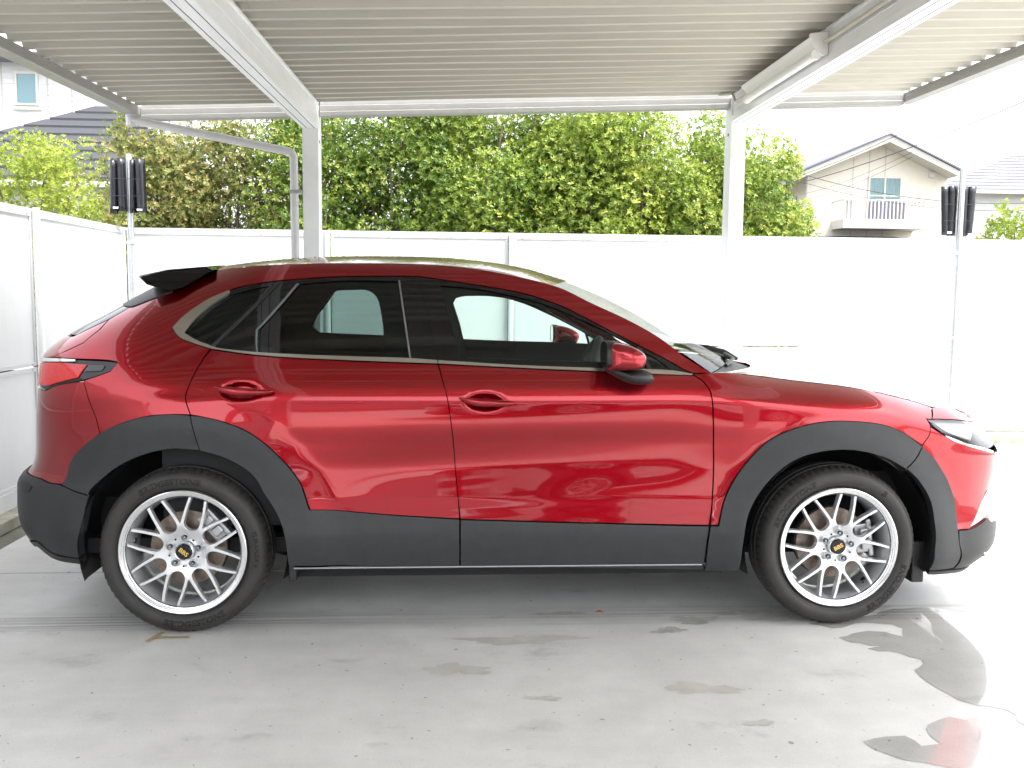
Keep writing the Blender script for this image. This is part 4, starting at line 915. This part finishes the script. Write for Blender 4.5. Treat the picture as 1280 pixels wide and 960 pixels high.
# ---------------- roof, windscreen, bonnet (patches between the two side panels)
def edge_curve(pts, step=.05):
    q = np.array([px(*a) for a in pts]); out = [q[0]]
    for i in range(len(q)-1):
        p0, p1, p2, p3 = q[max(i-1, 0)], q[i], q[i+1], q[min(i+2, len(q)-1)]; k = max(1, int(np.linalg.norm(p2-p1)/step))
        for j in range(1, k+1):
            t = j/k; out.append(.5*((2*p1)+(-p0+p2)*t+(2*p0-5*p1+4*p2-p3)*t*t+(-p0+3*p1-3*p2+p3)*t**3))
    q = np.array(out); return q[:, 0], hfun(q[:, 0], q[:, 1]), q[:, 1]
def patch(name, E3, Mid, m_, nv=14, drop=0., pw=2.0, full=True):
    """surface from a side edge (X,h,Z arrays) up to the centre line Mid (X,Z arrays) and over to the other side"""
    X, h, Z = E3; MX, MZ = Mid; n = len(X); vs = np.concatenate([np.linspace(0, 1, nv), ])
    rows = []
    for v in vs:
        g = 1-(1-v)**pw; rows.append(np.stack([X+(MX-X)*g, -h*(1-v), Z+(MZ-Z)*g], 1))
    if full:
        for v in vs[::-1][1:]:
            g = 1-(1-v)**pw; rows.append(np.stack([X+(MX-X)*g, h*(1-v), Z+(MZ-Z)*g], 1))
    P = np.stack(rows, 0); mrow = P.shape[0]; V = P.reshape(-1, 3).copy(); V[:, 2] -= drop
    F = [(i*n+j, i*n+j+1, (i+1)*n+j+1, (i+1)*n+j) for i in range(mrow-1) for j in range(n-1)]
    me = bpy.data.meshes.new(name); me.from_pydata(V.tolist(), [], F); me.shade_smooth(); return link(name, me, car, m_)
ROOFC = pchip([-.10, .05, .20, .36, .56, .80, 1.0, 1.15, 1.29, 1.42, 1.50, 1.60], [1.468, 1.490, 1.509, 1.523, 1.534, 1.537, 1.534, 1.524, 1.508, 1.484, 1.462, 1.432])
e = edge_curve(STRIP_TOP[:6]); roof_mid = (e[0]+.02+.10*sstep(1.0, 1.5, e[0]), None)
roof = patch('roof', e, (roof_mid[0], ROOFC(roof_mid[0])), P_, pw=2.3)
e2 = edge_curve(STRIP_TOP[5:]); t_ = np.linspace(0, 1, len(e2[0]))
wsx = roof_mid[0][-1]+(2.38-roof_mid[0][-1])*t_
WZ = pchip([1.40, 1.50, 1.60, 1.783, 1.988, 2.118, 2.26, 2.38], [1.490, 1.462, 1.432, 1.364, 1.270, 1.200, 1.130, 1.068])
ws = patch('windscreen', e2, (wsx, WZ(wsx)), M['screen'], pw=1.6)
HE = [(889, 466), (909, 465.5), (935, 468), (991, 475), (1044, 481), (1090, 488.5), (1122, 496), (1145, 502), (1163.5, 508), (1193, 510.5), (1207, 515.5), (1227, 525.5), (1237, 532.5)]
e3 = edge_curve(HE); t_ = np.linspace(0, 1, len(e3[0])); t3 = (e3[0]-e3[0][0])/(e3[0][-1]-e3[0][0])
hx = 2.47+(3.53-2.47)*t3; HZ = pchip([2.47, 2.6, 2.76, 2.9, 3.1, 3.3, 3.45, 3.53], [1.046, 1.030, 1.006, .985, .950, .905, .855, .80])
hood = patch('bonnet', e3, (hx, HZ(hx)), P_, nv=18, pw=2.5)
def drops(name, ob, nd, seed, vmax=.55):
    g = random.Random(seed); me = ob.data; ps = [p for p in me.polygons if p.center.y < vmax]; b = MB()
    ico = [(0, 0, .9), (.8, 0, .25), (.25, .76, .25), (-.65, .47, .25), (-.65, -.47, .25), (.25, -.76, .25), (.95, .3, -.2), (0, .99, -.2), (-.95, .2, -.2), (-.5, -.85, -.2), (.6, -.8, -.2)]
    fs = [(0, 1, 2), (0, 2, 3), (0, 3, 4), (0, 4, 5), (0, 5, 1), (1, 6, 2), (2, 6, 7), (2, 7, 3), (3, 7, 8), (3, 8, 4), (4, 8, 9), (4, 9, 5), (5, 9, 10), (5, 10, 1), (1, 10, 6)]
    for _ in range(nd):
        p = g.choice(ps); vs = [me.vertices[i].co for i in p.vertices]; q = vs[0].lerp(vs[1], g.random()).lerp(vs[3].lerp(vs[2], g.random()), g.random()); r_ = g.uniform(.0014, .0036)
        b.add([(q.x+a*r_, q.y+c_*r_, q.z+d*r_*.9+.0006) for a, c_, d in ico], fs)
    o = b.build(name, M['lens'], ob, smooth=True); o['kind'] = 'stuff'
drops('water_drops', roof, 900, 4); drops('water_drops', hood, 420, 5, .2)
# scuttle and wipers
b = MB(); nv = 15; A_ = []; B_ = []
for v in np.linspace(0, 1, nv):
    g = 1-(1-v)**1.6; A_.append((e2[0][-1]+(wsx[-1]-e2[0][-1])*g, -e2[1][-1]*(1-v), e2[2][-1]+(WZ(wsx[-1])-e2[2][-1])*g-.004)); g = 1-(1-v)**2.5
    B_.append((e3[0][0]+(hx[0]-e3[0][0])*g+.02, -e3[1][0]*(1-v), e3[2][0]+(HZ(hx[0])-e3[2][0])*g-.018))
A_ += [(x, -y, z) for x, y, z in A_[::-1][1:]]; B_ += [(x, -y, z) for x, y, z in B_[::-1][1:]]; n = len(A_)
b.add(A_+B_, [(i, i+1, n+i+1, n+i) for i in range(n-1)]); b.build('scuttle_panel', M['black_plastic'], car, smooth=True)
b = MB(); b.tube([(2.42, .50, 1.05), (2.40, .42, 1.07), (2.39, .10, 1.072), (2.38, -.15, 1.07)], .010, 6); b.tube([(2.28, .60, 1.06), (2.36, .2, 1.075), (2.38, -.1, 1.07)], .008, 5); b.build('wiper', M['black_plastic'], car)
b = MB(); b.tube([(2.42, .02, 1.055), (2.38, -.1, 1.085), (2.36, -.3, 1.075), (2.26, -.52, 1.06)], .009, 6); b.build('wiper', M['black_plastic'], car)
b = MB(); b.tube([(2.26, .44, 1.100), (2.34, .40, 1.090), (2.42, .36, 1.076), (2.50, .31, 1.056), (2.56, .27, 1.036)], [.008, .020, .028, .026, .008], 10); b.build('cowl_shade_hump', M['rubber'], car, smooth=True)  # added black hump, stands in for the dark shaded cowl gap behind the bonnet
# rear spoiler
spx = [(172, 346.8), (174, 345), (207, 338.5), (254, 334), (262, 338.6), (247, 348.5), (231, 359.5), (216, 364), (200, 360.5), (183, 355.5), (176, 350)]
sec = []
for q in spx: a_ = hit(*q, 1, YC-.585); sec.append((a_[0]-XR0, a_[2]))
sec = np.array(sec); b = MB(); ysn = np.concatenate([[-.612, -.606], np.linspace(-.59, .59, 23), [.606, .612]]); k = len(sec); rows = []
for y in ysn:
    u_ = 1-(min(abs(y), .6)/.6)**2; s_ = sec.copy(); cc = sec.mean(0)
    rear = (sec[:, 0] < -.03); s_[:, 1] += .022*u_*(s_[:, 1] > 1.40); s_[:, 0] -= .07*u_*rear
    if abs(y) > .59: s_ = cc+(s_-cc)*(.985 if abs(y) < .61 else .95)
    ex = .0 if abs(y) < .55 else (.05 if abs(y) < .60 else .07)
    rows.append([(q[0], y-math.copysign(ex*max(0, q[1]-1.365)/.09, y), q[1]) for q in s_])
b.add([q for r_ in rows for q in r_], [(i*k+j, i*k+(j+1) % k, (i+1)*k+(j+1) % k, (i+1)*k+j) for i in range(len(rows)-1) for j in range(k)]+[tuple(range(k)), tuple(range((len(rows)-1)*k, len(rows)*k))])
b.build('spoiler', gb, car, angle=25)
panel('spoiler_side', [(163.5, 384), (159, 374), (168, 369), (181, 362), (184, 353), (218, 361), (216, 364.5), (187, 375.5)], M['black_plastic'], car, off=.004, fl=.01, gap=0, grid=.03)
# ---------------- dark cabin
def plane_x(u, v, y): p = hit(u, v, 1, y); return (p[0]-XR0, p[2])
yfar = YC+.755
open_r = [plane_x(*q, yfar) for q in [(391, 408), (400, 415.5), (450, 418), (505, 420), (504, 400), (500, 379), (497, 371), (490, 365), (475, 362.5), (440, 362.8), (425, 363.5), (416, 369), (403, 386)]]
open_f = [plane_x(*q, yfar) for q in [(566, 377), (569, 371.5), (578, 369.5), (614, 370.6), (651, 377), (686, 388), (714, 402), (739, 420), (752, 431), (695, 428), (640, 426.5), (579, 424), (575, 405)]]
zl = .42
outer = [(-.10, zl), (2.10, zl), (2.10, 1.02), (1.90, 1.12), (1.72, 1.225), (1.5, 1.34), (1.25, 1.40), (.9, 1.43), (.5, 1.425), (.25, 1.39), (.0, 1.28), (-.10, 1.15)]
for sg in (1, -1):
    lo = [smoothpoly(outer, .05), smoothpoly(open_r, .03), smoothpoly(open_f, .03)]; V, T = cdt(lo, .12)
    hh = np.minimum(hfun(V[:, 0], V[:, 1])-.045, .775); P = np.stack([V[:, 0], sg*hh, V[:, 1]], 1); b = MB(); b.add(P, [tuple(t) for t in T])
    base = len(b.v)
    for lp in lo[1:]:
        h_ = np.minimum(hfun(lp[:, 0], lp[:, 1])-.045, .775); n = len(lp); q1 = np.stack([lp[:, 0], sg*h_, lp[:, 1]], 1); q2 = np.stack([lp[:, 0], sg*(h_+.035), lp[:, 1]], 1)
        b.add(np.concatenate([q1, q2]), [(i, (i+1) % n, n+(i+1) % n, n+i) for i in range(n)])
    b.build('inner_trim', M['inner'], car)
# pillar trims that catch the light around the far front opening
b = MB(); b.box((-.5, -.74, .30), (2.2, .74, .36)); b.build('cabin_floor', M['inner'], car)
hm = (roof_mid[0], ROOFC(roof_mid[0])-.04); patch('headliner', (e[0], e[1]-.03, e[2]-.03), hm, M['inner'], drop=.02)
b = MB(); b.box((1.72, -.74, .4), (2.12, .74, 1.0)); b.build('dashboard', M['inner'], car, bevel=.05)
b = MB(); b.box((2.12, -.72, .3), (2.16, .72, 1.02)); b.build('bulkhead', M['inner'], car)
def seat(x, y, wd):
    s_ = MB(); Mx = Matrix.Translation((x, y, .42))@Matrix.Rotation(R(-18), 4, 'Y')
    s_.box((-.06, -wd/2, .0), (.06, wd/2, .60), 0, Mx); s_.box((-.02, -wd*.28, .62), (.06, wd*.28, .76), 0, Mx); s_.box((0, -wd/2, 0), (.5, wd/2, .13), 0, Matrix.Translation((x, y, .40)))
    s_.build('seat', M['inner'], car, bevel=.04)
seat(1.0, -.36, .5); seat(1.0, .36, .5); seat(.12, 0, 1.3)
swp = plane_x(728, 462, YC-.36); b = MB(); pts = []
Ms = Matrix.Translation((swp[0], -.36, swp[1]-.03))@Matrix.Rotation(R(-66), 4, 'Y')
for k in range(33): a = 2*PI*k/32; pts.append(Ms@Vector((.185*math.cos(a), .185*math.sin(a), 0)))
b.tube(pts, .016, 8, cap=False); b.tube([Ms@Vector((-.18, 0, 0)), Ms@Vector((0, 0, -.02)), Ms@Vector((.18, 0, 0))], .02, 6); b.tube([Ms@Vector((0, 0, -.02)), Ms@Vector((.1, 0, -.30))], .03, 8); b.build('steering_wheel', M['trimgrey'], car, smooth=True)
# underbody, arches
b = MB(); b.box((.40, -.76, .20), (2.20, .76, .34)); b.box((-.62, -.60, .26), (.4, .60, .50)); b.box((2.2, -.60, .24), (3.35, .60, .60)); b.build('underbody', M['inner'], car)
for cx, rr in ((0, .405), (WB, .395)):
    for sg in (-1, 1):
        b = MB(); n = 28; prof = [(rr, .862), (rr+.012, .80), (rr+.012, .56)]; vs = []
        for k in range(n+1):
            a = PI*(-.10)+PI*1.20*k/n
            for r_, y in prof: vs.append((cx+r_*math.cos(a), sg*y, RW+.01+r_*math.sin(a)))
            vs.append((cx+.05*math.cos(a), sg*.56, RW+.05*math.sin(a)))
        b.add(vs, [(k*4+i, k*4+i+1, (k+1)*4+i+1, (k+1)*4+i) for k in range(n) for i in range(3)]); b.build('arch_liner', M['black_plastic'], car, smooth=True)
# sill blade under the doors, mud flaps
for sg in (-1, 1):
    b = MB(); a_, c_ = px(366, 710), px(876, 711)
    b.box((a_[0], -.872, a_[1]-.018), (c_[0]+.12, -.80, a_[1]-.001)); 
    if sg == 1: b.v = [(x, -y, z) for x, y, z in b.v]
    sb = b.build('side_skirt', M['gloss_black'], car, bevel=.003)
    b = MB(); b.box((a_[0], -.8785, a_[1]-.011), (c_[0], -.8725, a_[1]-.005))
    if sg == 1: b.v = [(x, -y, z) for x, y, z in b.v]
    b.build('bright_strip', M['steel'], sb, bevel=.001)
    for (q0, q1, y0, y1) in (((361, 712), (374, 727), .72, .86), ((1140, 706), (1157, 728), .62, .80)):
        p0 = plane_x(*q0, YC-y1); p1 = plane_x(*q1, YC-y1); b = MB()
        b.box((p0[0], -y1, p1[1]), (p1[0]-.01, -y0, p0[1]+.10))
        if sg == 1: b.v = [(x, -y, z) for x, y, z in b.v]
        b.build('mud_flap', M['black_plastic'], car, bevel=.006)
# ---------------- door handles
def pebble(name, outline, y0, y1, m_, parent, sg=-1, p=2.4, steps=7, cx=None, shift=(0, 0), taper=1.0):
    """solid whose outline (X,Z) swells to full size between depths y0 (outer) and y1 (inner)"""
    o = smoothpoly(outline, .008, 60); c = o.mean(0) if cx is None else np.array(cx); rows = []; ts = np.linspace(-1, 1, 2*steps+1)
    for t in ts:
        s_ = max(0.02, (1-abs(t)**p))**(1/p); d = (1-t)/2
        q = c+(o-c)*s_*(taper+(1-taper)*(1-d))+np.array(shift)*d
        rows.append(np.stack([q[:, 0], np.full(len(q), -(y1+(y0-y1)*d)), q[:, 1]], 1))
    n = len(o); V = np.concatenate(rows); b = MB(); V[:, 1] *= -sg
    b.add(V, [(i*n+j, i*n+(j+1) % n, (i+1)*n+(j+1) % n, (i+1)*n+j) for i in range(len(rows)-1) for j in range(n)]+[tuple(range(n)), tuple(range((len(rows)-1)*n, len(rows)*n))])
    return b.build(name, m_, parent, smooth=True)
for dr, ox in ((rdoor, 0), (fdoor, 306)):
    dv = 0 if ox == 0 else 14
    prof = [(267.5, 482.5), (290, 483.8), (320, 486), (343, 488.5), (338, 492), (318, 494), (290, 493.5), (275, 489)]
    pts_ = [plane_x(u+ox, v+dv, YC-.885) for u, v in prof]
    for sg, d in ((-1, dr[0]), (1, dr[1])):
        pebble('door_handle', pts_, .912, .868, P_, d, sg, p=3)
# ---------------- mirrors
capo = [(757.5, 433), (764, 427), (775, 427.5), (790, 432), (802, 439), (807, 446), (806, 453), (800, 461), (780, 463), (757.5, 462)]
baso = [(757, 457), (775, 461), (800, 461.5), (812, 466), (817, 473), (811, 478.5), (797, 480), (783, 478), (768, 470.5), (758, 464)]
mirr = []
for sg in (-1, 1):
    pts_ = [plane_x(u, v, YC-.97) for u, v in capo]; mo = pebble('door_mirror', pts_, 1.06, .85, P_, car, sg, p=4.5, taper=.93); mirr.append(mo)
    pts_ = [plane_x(u, v, YC-.90) for u, v in baso]; pebble('mirror_foot', pts_, 1.00, .78, M['black_plastic'], mo, sg, p=3)
    x0 = min(plane_x(u, v, YC-.97)[0] for u, v in capo); zc = np.mean([plane_x(u, v, YC-.97)[1] for u, v in capo])+.003
    b = MB(); n = 24; rim = []
    for k in range(n): a = 2*PI*k/n; c_, s_ = math.cos(a), math.sin(a); rim.append((abs(c_)**.7*(1 if c_ > 0 else -1)*.086, abs(s_)**.7*(1 if s_ > 0 else -1)*.050))
    fr = [(x0+.002, sg*(.955+a_*1.06), zc+z_*1.08) for a_, z_ in rim]; ba = [(x0+.03, sg*(.955+a_*1.04), zc+z_*1.05) for a_, z_ in rim]; fi = [(x0-.006, sg*(.955+a_*1.02), zc+z_*1.02) for a_, z_ in rim]
    b.add(ba+fr+fi, [(j*n+i, j*n+(i+1) % n, (j+1)*n+(i+1) % n, (j+1)*n+i) for j in range(2) for i in range(n)]); b.build('mirror_frame', M['black_plastic'], mo, angle=50)
    b = MB(); b.add([(x0-.004, sg*(.955+a_), zc+z_) for a_, z_ in rim], [tuple(range(n))]); b.build('mirror_glass', M['mirror'], mo)

# ---------------- wheels
def spoke_plate():
    """outline of the eight-Y face in the wheel plane"""
    Rr = .2215; o = []; hw = .0058; uc, ur = .1165, .0305; e = lambda g: np.array([math.cos(g), math.sin(g)])
    for k in range(8):
        a = R(97+45*k); mid = a-R(22.5); t_ = np.array([-math.sin(mid), math.cos(mid)]); c0 = e(mid)*uc
        for g in np.linspace(-90, 90, 11): o.append(tuple(c0+t_*ur*math.sin(R(g))-e(mid)*ur*math.cos(R(g))))
        def pt(end, f, side, w_):       # point along an arm: f from crotch to rim
            s_ = e(a)*.118+0*end; p_ = e(end)*Rr; return p_
        aR, aL = a-R(14.6), a+R(14.6)
        for end, sg in ((aR, -1), (aL, 1)):
            tn = np.array([-math.sin(end), math.cos(end)]); root = e(a)*.121
            outer0 = (c0+t_*ur) if sg < 0 else (e(a+R(22.5))*uc-np.array([-math.sin(a+R(22.5)), math.cos(a+R(22.5))])*ur)
            pout, pin = e(end)*Rr+tn*hw*sg, e(end)*Rr-tn*hw*sg
            so = [tuple(outer0+(pout-outer0)*f+tn*sg*(-.0022)*math.sin(PI*f)) for f in (.3, .6)]+[tuple(pout)]
            si = [tuple(pin), tuple(pin+(root-pin)*.4-tn*0), tuple(pin+(root-pin)*.75+tn*sg*.001)]
            if sg < 0: o += so+si+[tuple(e(a-R(1.2))*.1195), tuple(e(a)*.1185), tuple(e(a+R(1.2))*.1195)]
            else: o += si[::-1]+so[::-1]
    return np.array(o)
def text_mesh(body, size, extr, shear=0., xs=1., bold=.0):
    c = bpy.data.curves.new('lettering', 'FONT'); c.body = body; c.size = size; c.extrude = extr; c.shear = shear; c.offset = bold; c.resolution_u = 3; c.align_x = 'CENTER'
    o = bpy.data.objects.new('lettering', c); COL.objects.link(o); bpy.context.view_layer.update()
    me = bpy.data.meshes.new_from_object(o.evaluated_get(bpy.context.evaluated_depsgraph_get())); bpy.data.objects.remove(o); bpy.data.curves.remove(c)
    for v in me.vertices: v.co.x *= xs
    return me
TY = [(.250, .030), (.2515, .018), (.258, .006), (.272, -.004), (.290, -.008), (.306, -.004), (.318, .006), (.3275, .021), (.3325, .038)]   # sidewall profile (radius, y from outer face)
def side_y(r):
    rs, ys_ = zip(*TY); return float(np.interp(r, rs, ys_))
def make_wheel(parent, x, ysign, rot, cap_rot, caliper_ang, letters):
    """local frame: axis along y, outer face towards -y"""
    wh = empty('wheel', (x, ysign*.873, RW), parent); wh.rotation_euler = (0, 0, 0 if ysign < 0 else PI)
    # tyre
    n = 280; b = MB(); m_ = M['rubber']; prof = TY+[(.334, .052), (.3345, .060), (.329, .061), (.329, .068), (.3355, .069), (.336, .100), (.330, .101), (.330, .110), (.336, .111), (.3355, .142), (.329, .143), (.329, .150), (.3345, .151), (.332, .175), (.320, .205), (.290, .218), (.25, .19), (.235, .185), (.235, .032)]
    k_ = len(prof); vs = []
    for i in range(n):
        a = 2*PI*i/n; gr = (i % 4 == 0)
        for j, (r_, y) in enumerate(prof):
            if gr and 7 <= j <= 10: r_ -= .006
            if gr and (15 <= j <= 16 or 19 <= j <= 21): r_ -= .004
            if 6 <= j <= 7 and (i % 4 == 1): r_ -= .0012
            vs.append((r_*math.cos(a), y, r_*math.sin(a)))
    b.add(vs, [(i*k_+j, i*k_+(j+1) % k_, ((i+1) % n)*k_+(j+1) % k_, ((i+1) % n)*k_+j) for i in range(n) for j in range(k_)]); b.build('tyre', m_, wh, angle=35)
    for r0_, nm in ((.2675, 'r'), (.3125, 's')):
        b = MB(); y_ = side_y(r0_); b.lathe([(r0_-.0009, y_), (r0_-.0004, y_-.0016), (r0_+.0004, y_-.0016), (r0_+.0009, y_)], 96); b.build('sidewall_ring', m_, wh, smooth=True)
    for (txt, size, a_mid, r_base, flip) in letters:
        me = text_mesh(txt, size, .0009, .18, 1.14, size*.034)
        for v in me.vertices:
            tx, ty, tz = v.co; 
            if not flip: rad = r_base+ty; ang = R(a_mid)-tx/(r_base+size*.35)
            else: rad = r_base+size*.72-ty; ang = R(a_mid)+tx/(r_base+size*.35)
            v.co = (rad*math.cos(ang), side_y(rad)-.0008-tz*.8, rad*math.sin(ang))
        me.name = 'sidewall_lettering'; link('sidewall_lettering', me, wh, M['letter'])
    # barrel + lip
    b = MB(); b.lathe([(.2300, .185), (.2165, .175), (.2085, .12), (.2105, .055), (.222, .030), (.2265, .020)], 96); b.build('rim', M['silver'], wh, smooth=True)
    b = MB(); b.lathe([(.2255, .021), (.2265, .010), (.2305, .008), (.2318, .0045), (.2375, .003), (.2385, -.0015), (.2455, -.004), (.2490, -.002), (.2500, .006), (.2495, .030)], 128); b.build('rim_lip', M['lip'], wh, angle=30)
    # face
    rotm = lambda p, a: np.stack([p[:, 0]*math.cos(a)-p[:, 1]*math.sin(a), p[:, 0]*math.sin(a)+p[:, 1]*math.cos(a)], 1)
    o = rotm(spoke_plate(), R(rot)); o = smoothpoly(o, .006, 40); o = o if area(o) > 0 else o[::-1]
    def ydish(p, r_=None):
        r_ = np.hypot(p[:, 0], p[:, 1]); return .034-.016*sstep(.05, .11, r_)*1-.004*sstep(.11, .22, r_)+.004*sstep(.045, .03, r_)
    holes = []
    ha = [R(52+72*k) for k in range(5)]
    V, T = cdt([inset(o, .0016)], .010); b = MB(); P = np.stack([V[:, 0], ydish(V), V[:, 1]], 1); b.add(P, [tuple(t) for t in T])
    i1 = inset(o, .0016); n1 = len(o); r0 = np.stack([i1[:, 0], ydish(i1), i1[:, 1]], 1); r1 = np.stack([o[:, 0], ydish(o)+.0022, o[:, 1]], 1); r2 = np.stack([inset(o, -.0012)[:, 0], ydish(o)+.026, inset(o, -.0012)[:, 1]], 1)
    b.add(np.concatenate([r0, r1, r2]), [(j*n1+i, j*n1+(i+1) % n1, (j+1)*n1+(i+1) % n1, (j+1)*n1+i) for j in range(2) for i in range(n1)])
    me = b.mesh('spokes'); bm = bmesh.new(); bm.from_mesh(me); bmesh.ops.remove_doubles(bm, verts=bm.verts, dist=1e-5); bmesh.ops.recalc_face_normals(bm, faces=bm.faces); bm.to_mesh(me); bm.free()
    me.shade_smooth(); me.set_sharp_from_angle(angle=R(28)); link('spokes', me, wh, M['silver'])
    # bolt wells, nuts, small holes, cap
    yh = .033
    for k in range(5):
        a = R(cap_rot+55+72*k); cx, cz = .0575*math.cos(a), .0575*math.sin(a)
        b = MB(); b.lathe([(.0150, -.0175+.0), (.0135, -.0178), (.0130, .0)], 28, c=(cx, yh, cz)); b.lathe([(.0001, -.0035), (.0130, -.003)], 28, c=(cx, yh, cz)); b.build('bolt_well', M['galv'], wh, angle=35)
        b = MB(); b.lathe([(.0001, -.018), (.0042, -.0175), (.0085, -.012), (.0088, -.002)], 6, c=(cx, yh, cz)); b.lathe([(.0001, -.0185), (.004, -.0182), (.0045, -.015)], 12, c=(cx, yh, cz)); b.build('wheel_nut', M['steel'], wh, angle=35)
        a2 = a+R(36); cx, cz = .059*math.cos(a2), .059*math.sin(a2); b = MB(); b.lathe([(.0001, -.0163), (.0040, -.0166), (.0046, -.0160)], 14, c=(cx, yh, cz)); b.build('blind_hole', M['inner'], wh)
    b = MB(); b.lathe([(.0001, .008), (.0285, .0075), (.0310, .010), (.0320, .020)], 40); b.lathe([(.0320, .012), (.0345, .0105), (.0375, .014), (.038, .03)], 40, 1)
    me = b.mesh('centre_cap', angle=35); me.materials.append(M['gloss_black']); me.materials.append(M['lip']); link('centre_cap', me, wh)
    me = text_mesh('BBS', .0235, .0005, .0, 1.12, .0006)
    ca = R(cap_rot)
    for v in me.vertices:
        x_, y_ = v.co.x, v.co.y-.0078; v.co = (x_*math.cos(ca)-y_*math.sin(ca), .0072-v.co.z, x_*math.sin(ca)+y_*math.cos(ca))
    link('cap_lettering', me, wh, M['gold'])
    # brake
    b = MB(); b.lathe([(.060, .062), (.075, .070), (.080, .086), (.150, .086), (.152, .090), (.152, .108), (.080, .110)], 72); b.build('brake_disc', M['disc'], wh, angle=30)
    b = MB(); b.lathe([(.0001, .060), (.030, .060), (.066, .062), (.070, .090)], 40); b.build('hub', M['disc'], wh, angle=30)
    b = MB(); b.lathe([(.155, .112), (.150, .135), (.02, .14)], 48); b.build('backing_plate', M['inner'], wh)
    a = R(caliper_ang); Mx = Matrix.Rotation(-a, 4, 'Y')
    b = MB(); b.box((.100, .072, -.062), (.168, .14, .062), 0, Mx); b.box((.118, .052, -.045), (.160, .072, -.008), 0, Mx); b.box((.118, .052, .010), (.160, .072, .045), 0, Mx); b.box((.150, .064, -.080), (.172, .12, .080), 0, Mx); b.build('brake_caliper', M['caliper'], wh, bevel=.006)
    b = MB(); a3 = R(171 if caliper_ang > 30 else -48); b.box((.2045, .05, -.011), (.2082, .075, .011), 0, Matrix.Rotation(-a3, 4, 'Y')); b.build('balance_weight', M['steel'], wh)
    b = MB(); b.tube([(.205*math.cos(R(-52)), .04, .205*math.sin(R(-52))), (.19*math.cos(R(-52)), .015, .19*math.sin(R(-52)))], .004, 8); b.build('valve', M['inner'], wh)
    return wh
LET_R = [('BRIDGESTONE', .033, 100, .2755, False), ('BRIDGESTONE', .033, -82, .2755, True), ('TURANZA 6', .024, 3, .281, False)]
LET_F = [('BRIDGESTONE', .033, 138, .2755, False), ('BRIDGESTONE', .033, -40, .2755, True), ('B', .034, 52, .2755, False)]
make_wheel(car, 0, -1, 0, -40, 42, LET_R); make_wheel(car, WB, -1, 6, 28, 8, LET_F)
make_wheel(car, 0, 1, 0, 0, 130, LET_R[:1]); make_wheel(car, WB, 1, 0, 0, 180, LET_F[:1])
bpy.data.objects.remove(body)

# ---------------- white car parked on the open yard behind the camera (it shows mirrored in the doors)
M['paint2'] = M['white_paint']
def copy_tree(o, parent=None):
    n = o.copy(); COL.objects.link(n); n.parent = parent
    for q in list(o.children): copy_tree(q, n)
    for s_ in n.material_slots:
        if s_.material and s_.material.name == 'red_paint': s_.link = 'OBJECT'; s_.material = M['white_paint']
    return n
car2 = copy_tree(car); car2.location = (3.1, -2.9, 0); car2.rotation_euler = (0, 0, R(152))
tag(car2, 'white crossover seen only as a reflection with two wheels in the red front door', 'car')
hb_ = tag(empty('house', (1, -17, -.17)), 'pale neighbouring house seen only as a reflection in the red paintwork', 'house')
b = MB(); b.box((-7, -6, 0), (7, 0, 5.6)); b.build('wall', M['h_white'], hb_)
b = MB(); b.add([(-7.6, .7, 5.6), (7.6, .7, 5.6), (7.6, -6.7, 5.6), (-7.6, -6.7, 5.6), (-5, -3, 7.2), (5, -3, 7.2)], [(0, 1, 5, 4), (1, 2, 5), (2, 3, 4, 5), (3, 0, 4), (0, 3, 2, 1)]); b.build('roof', M['tile_grey'], hb_)
for x in (-5, -1, 3.4):
    b = MB(); b.box((x, .002, 1.0), (x+1.7, .05, 2.3)); b.build('window', M['h_glass'], hb_)
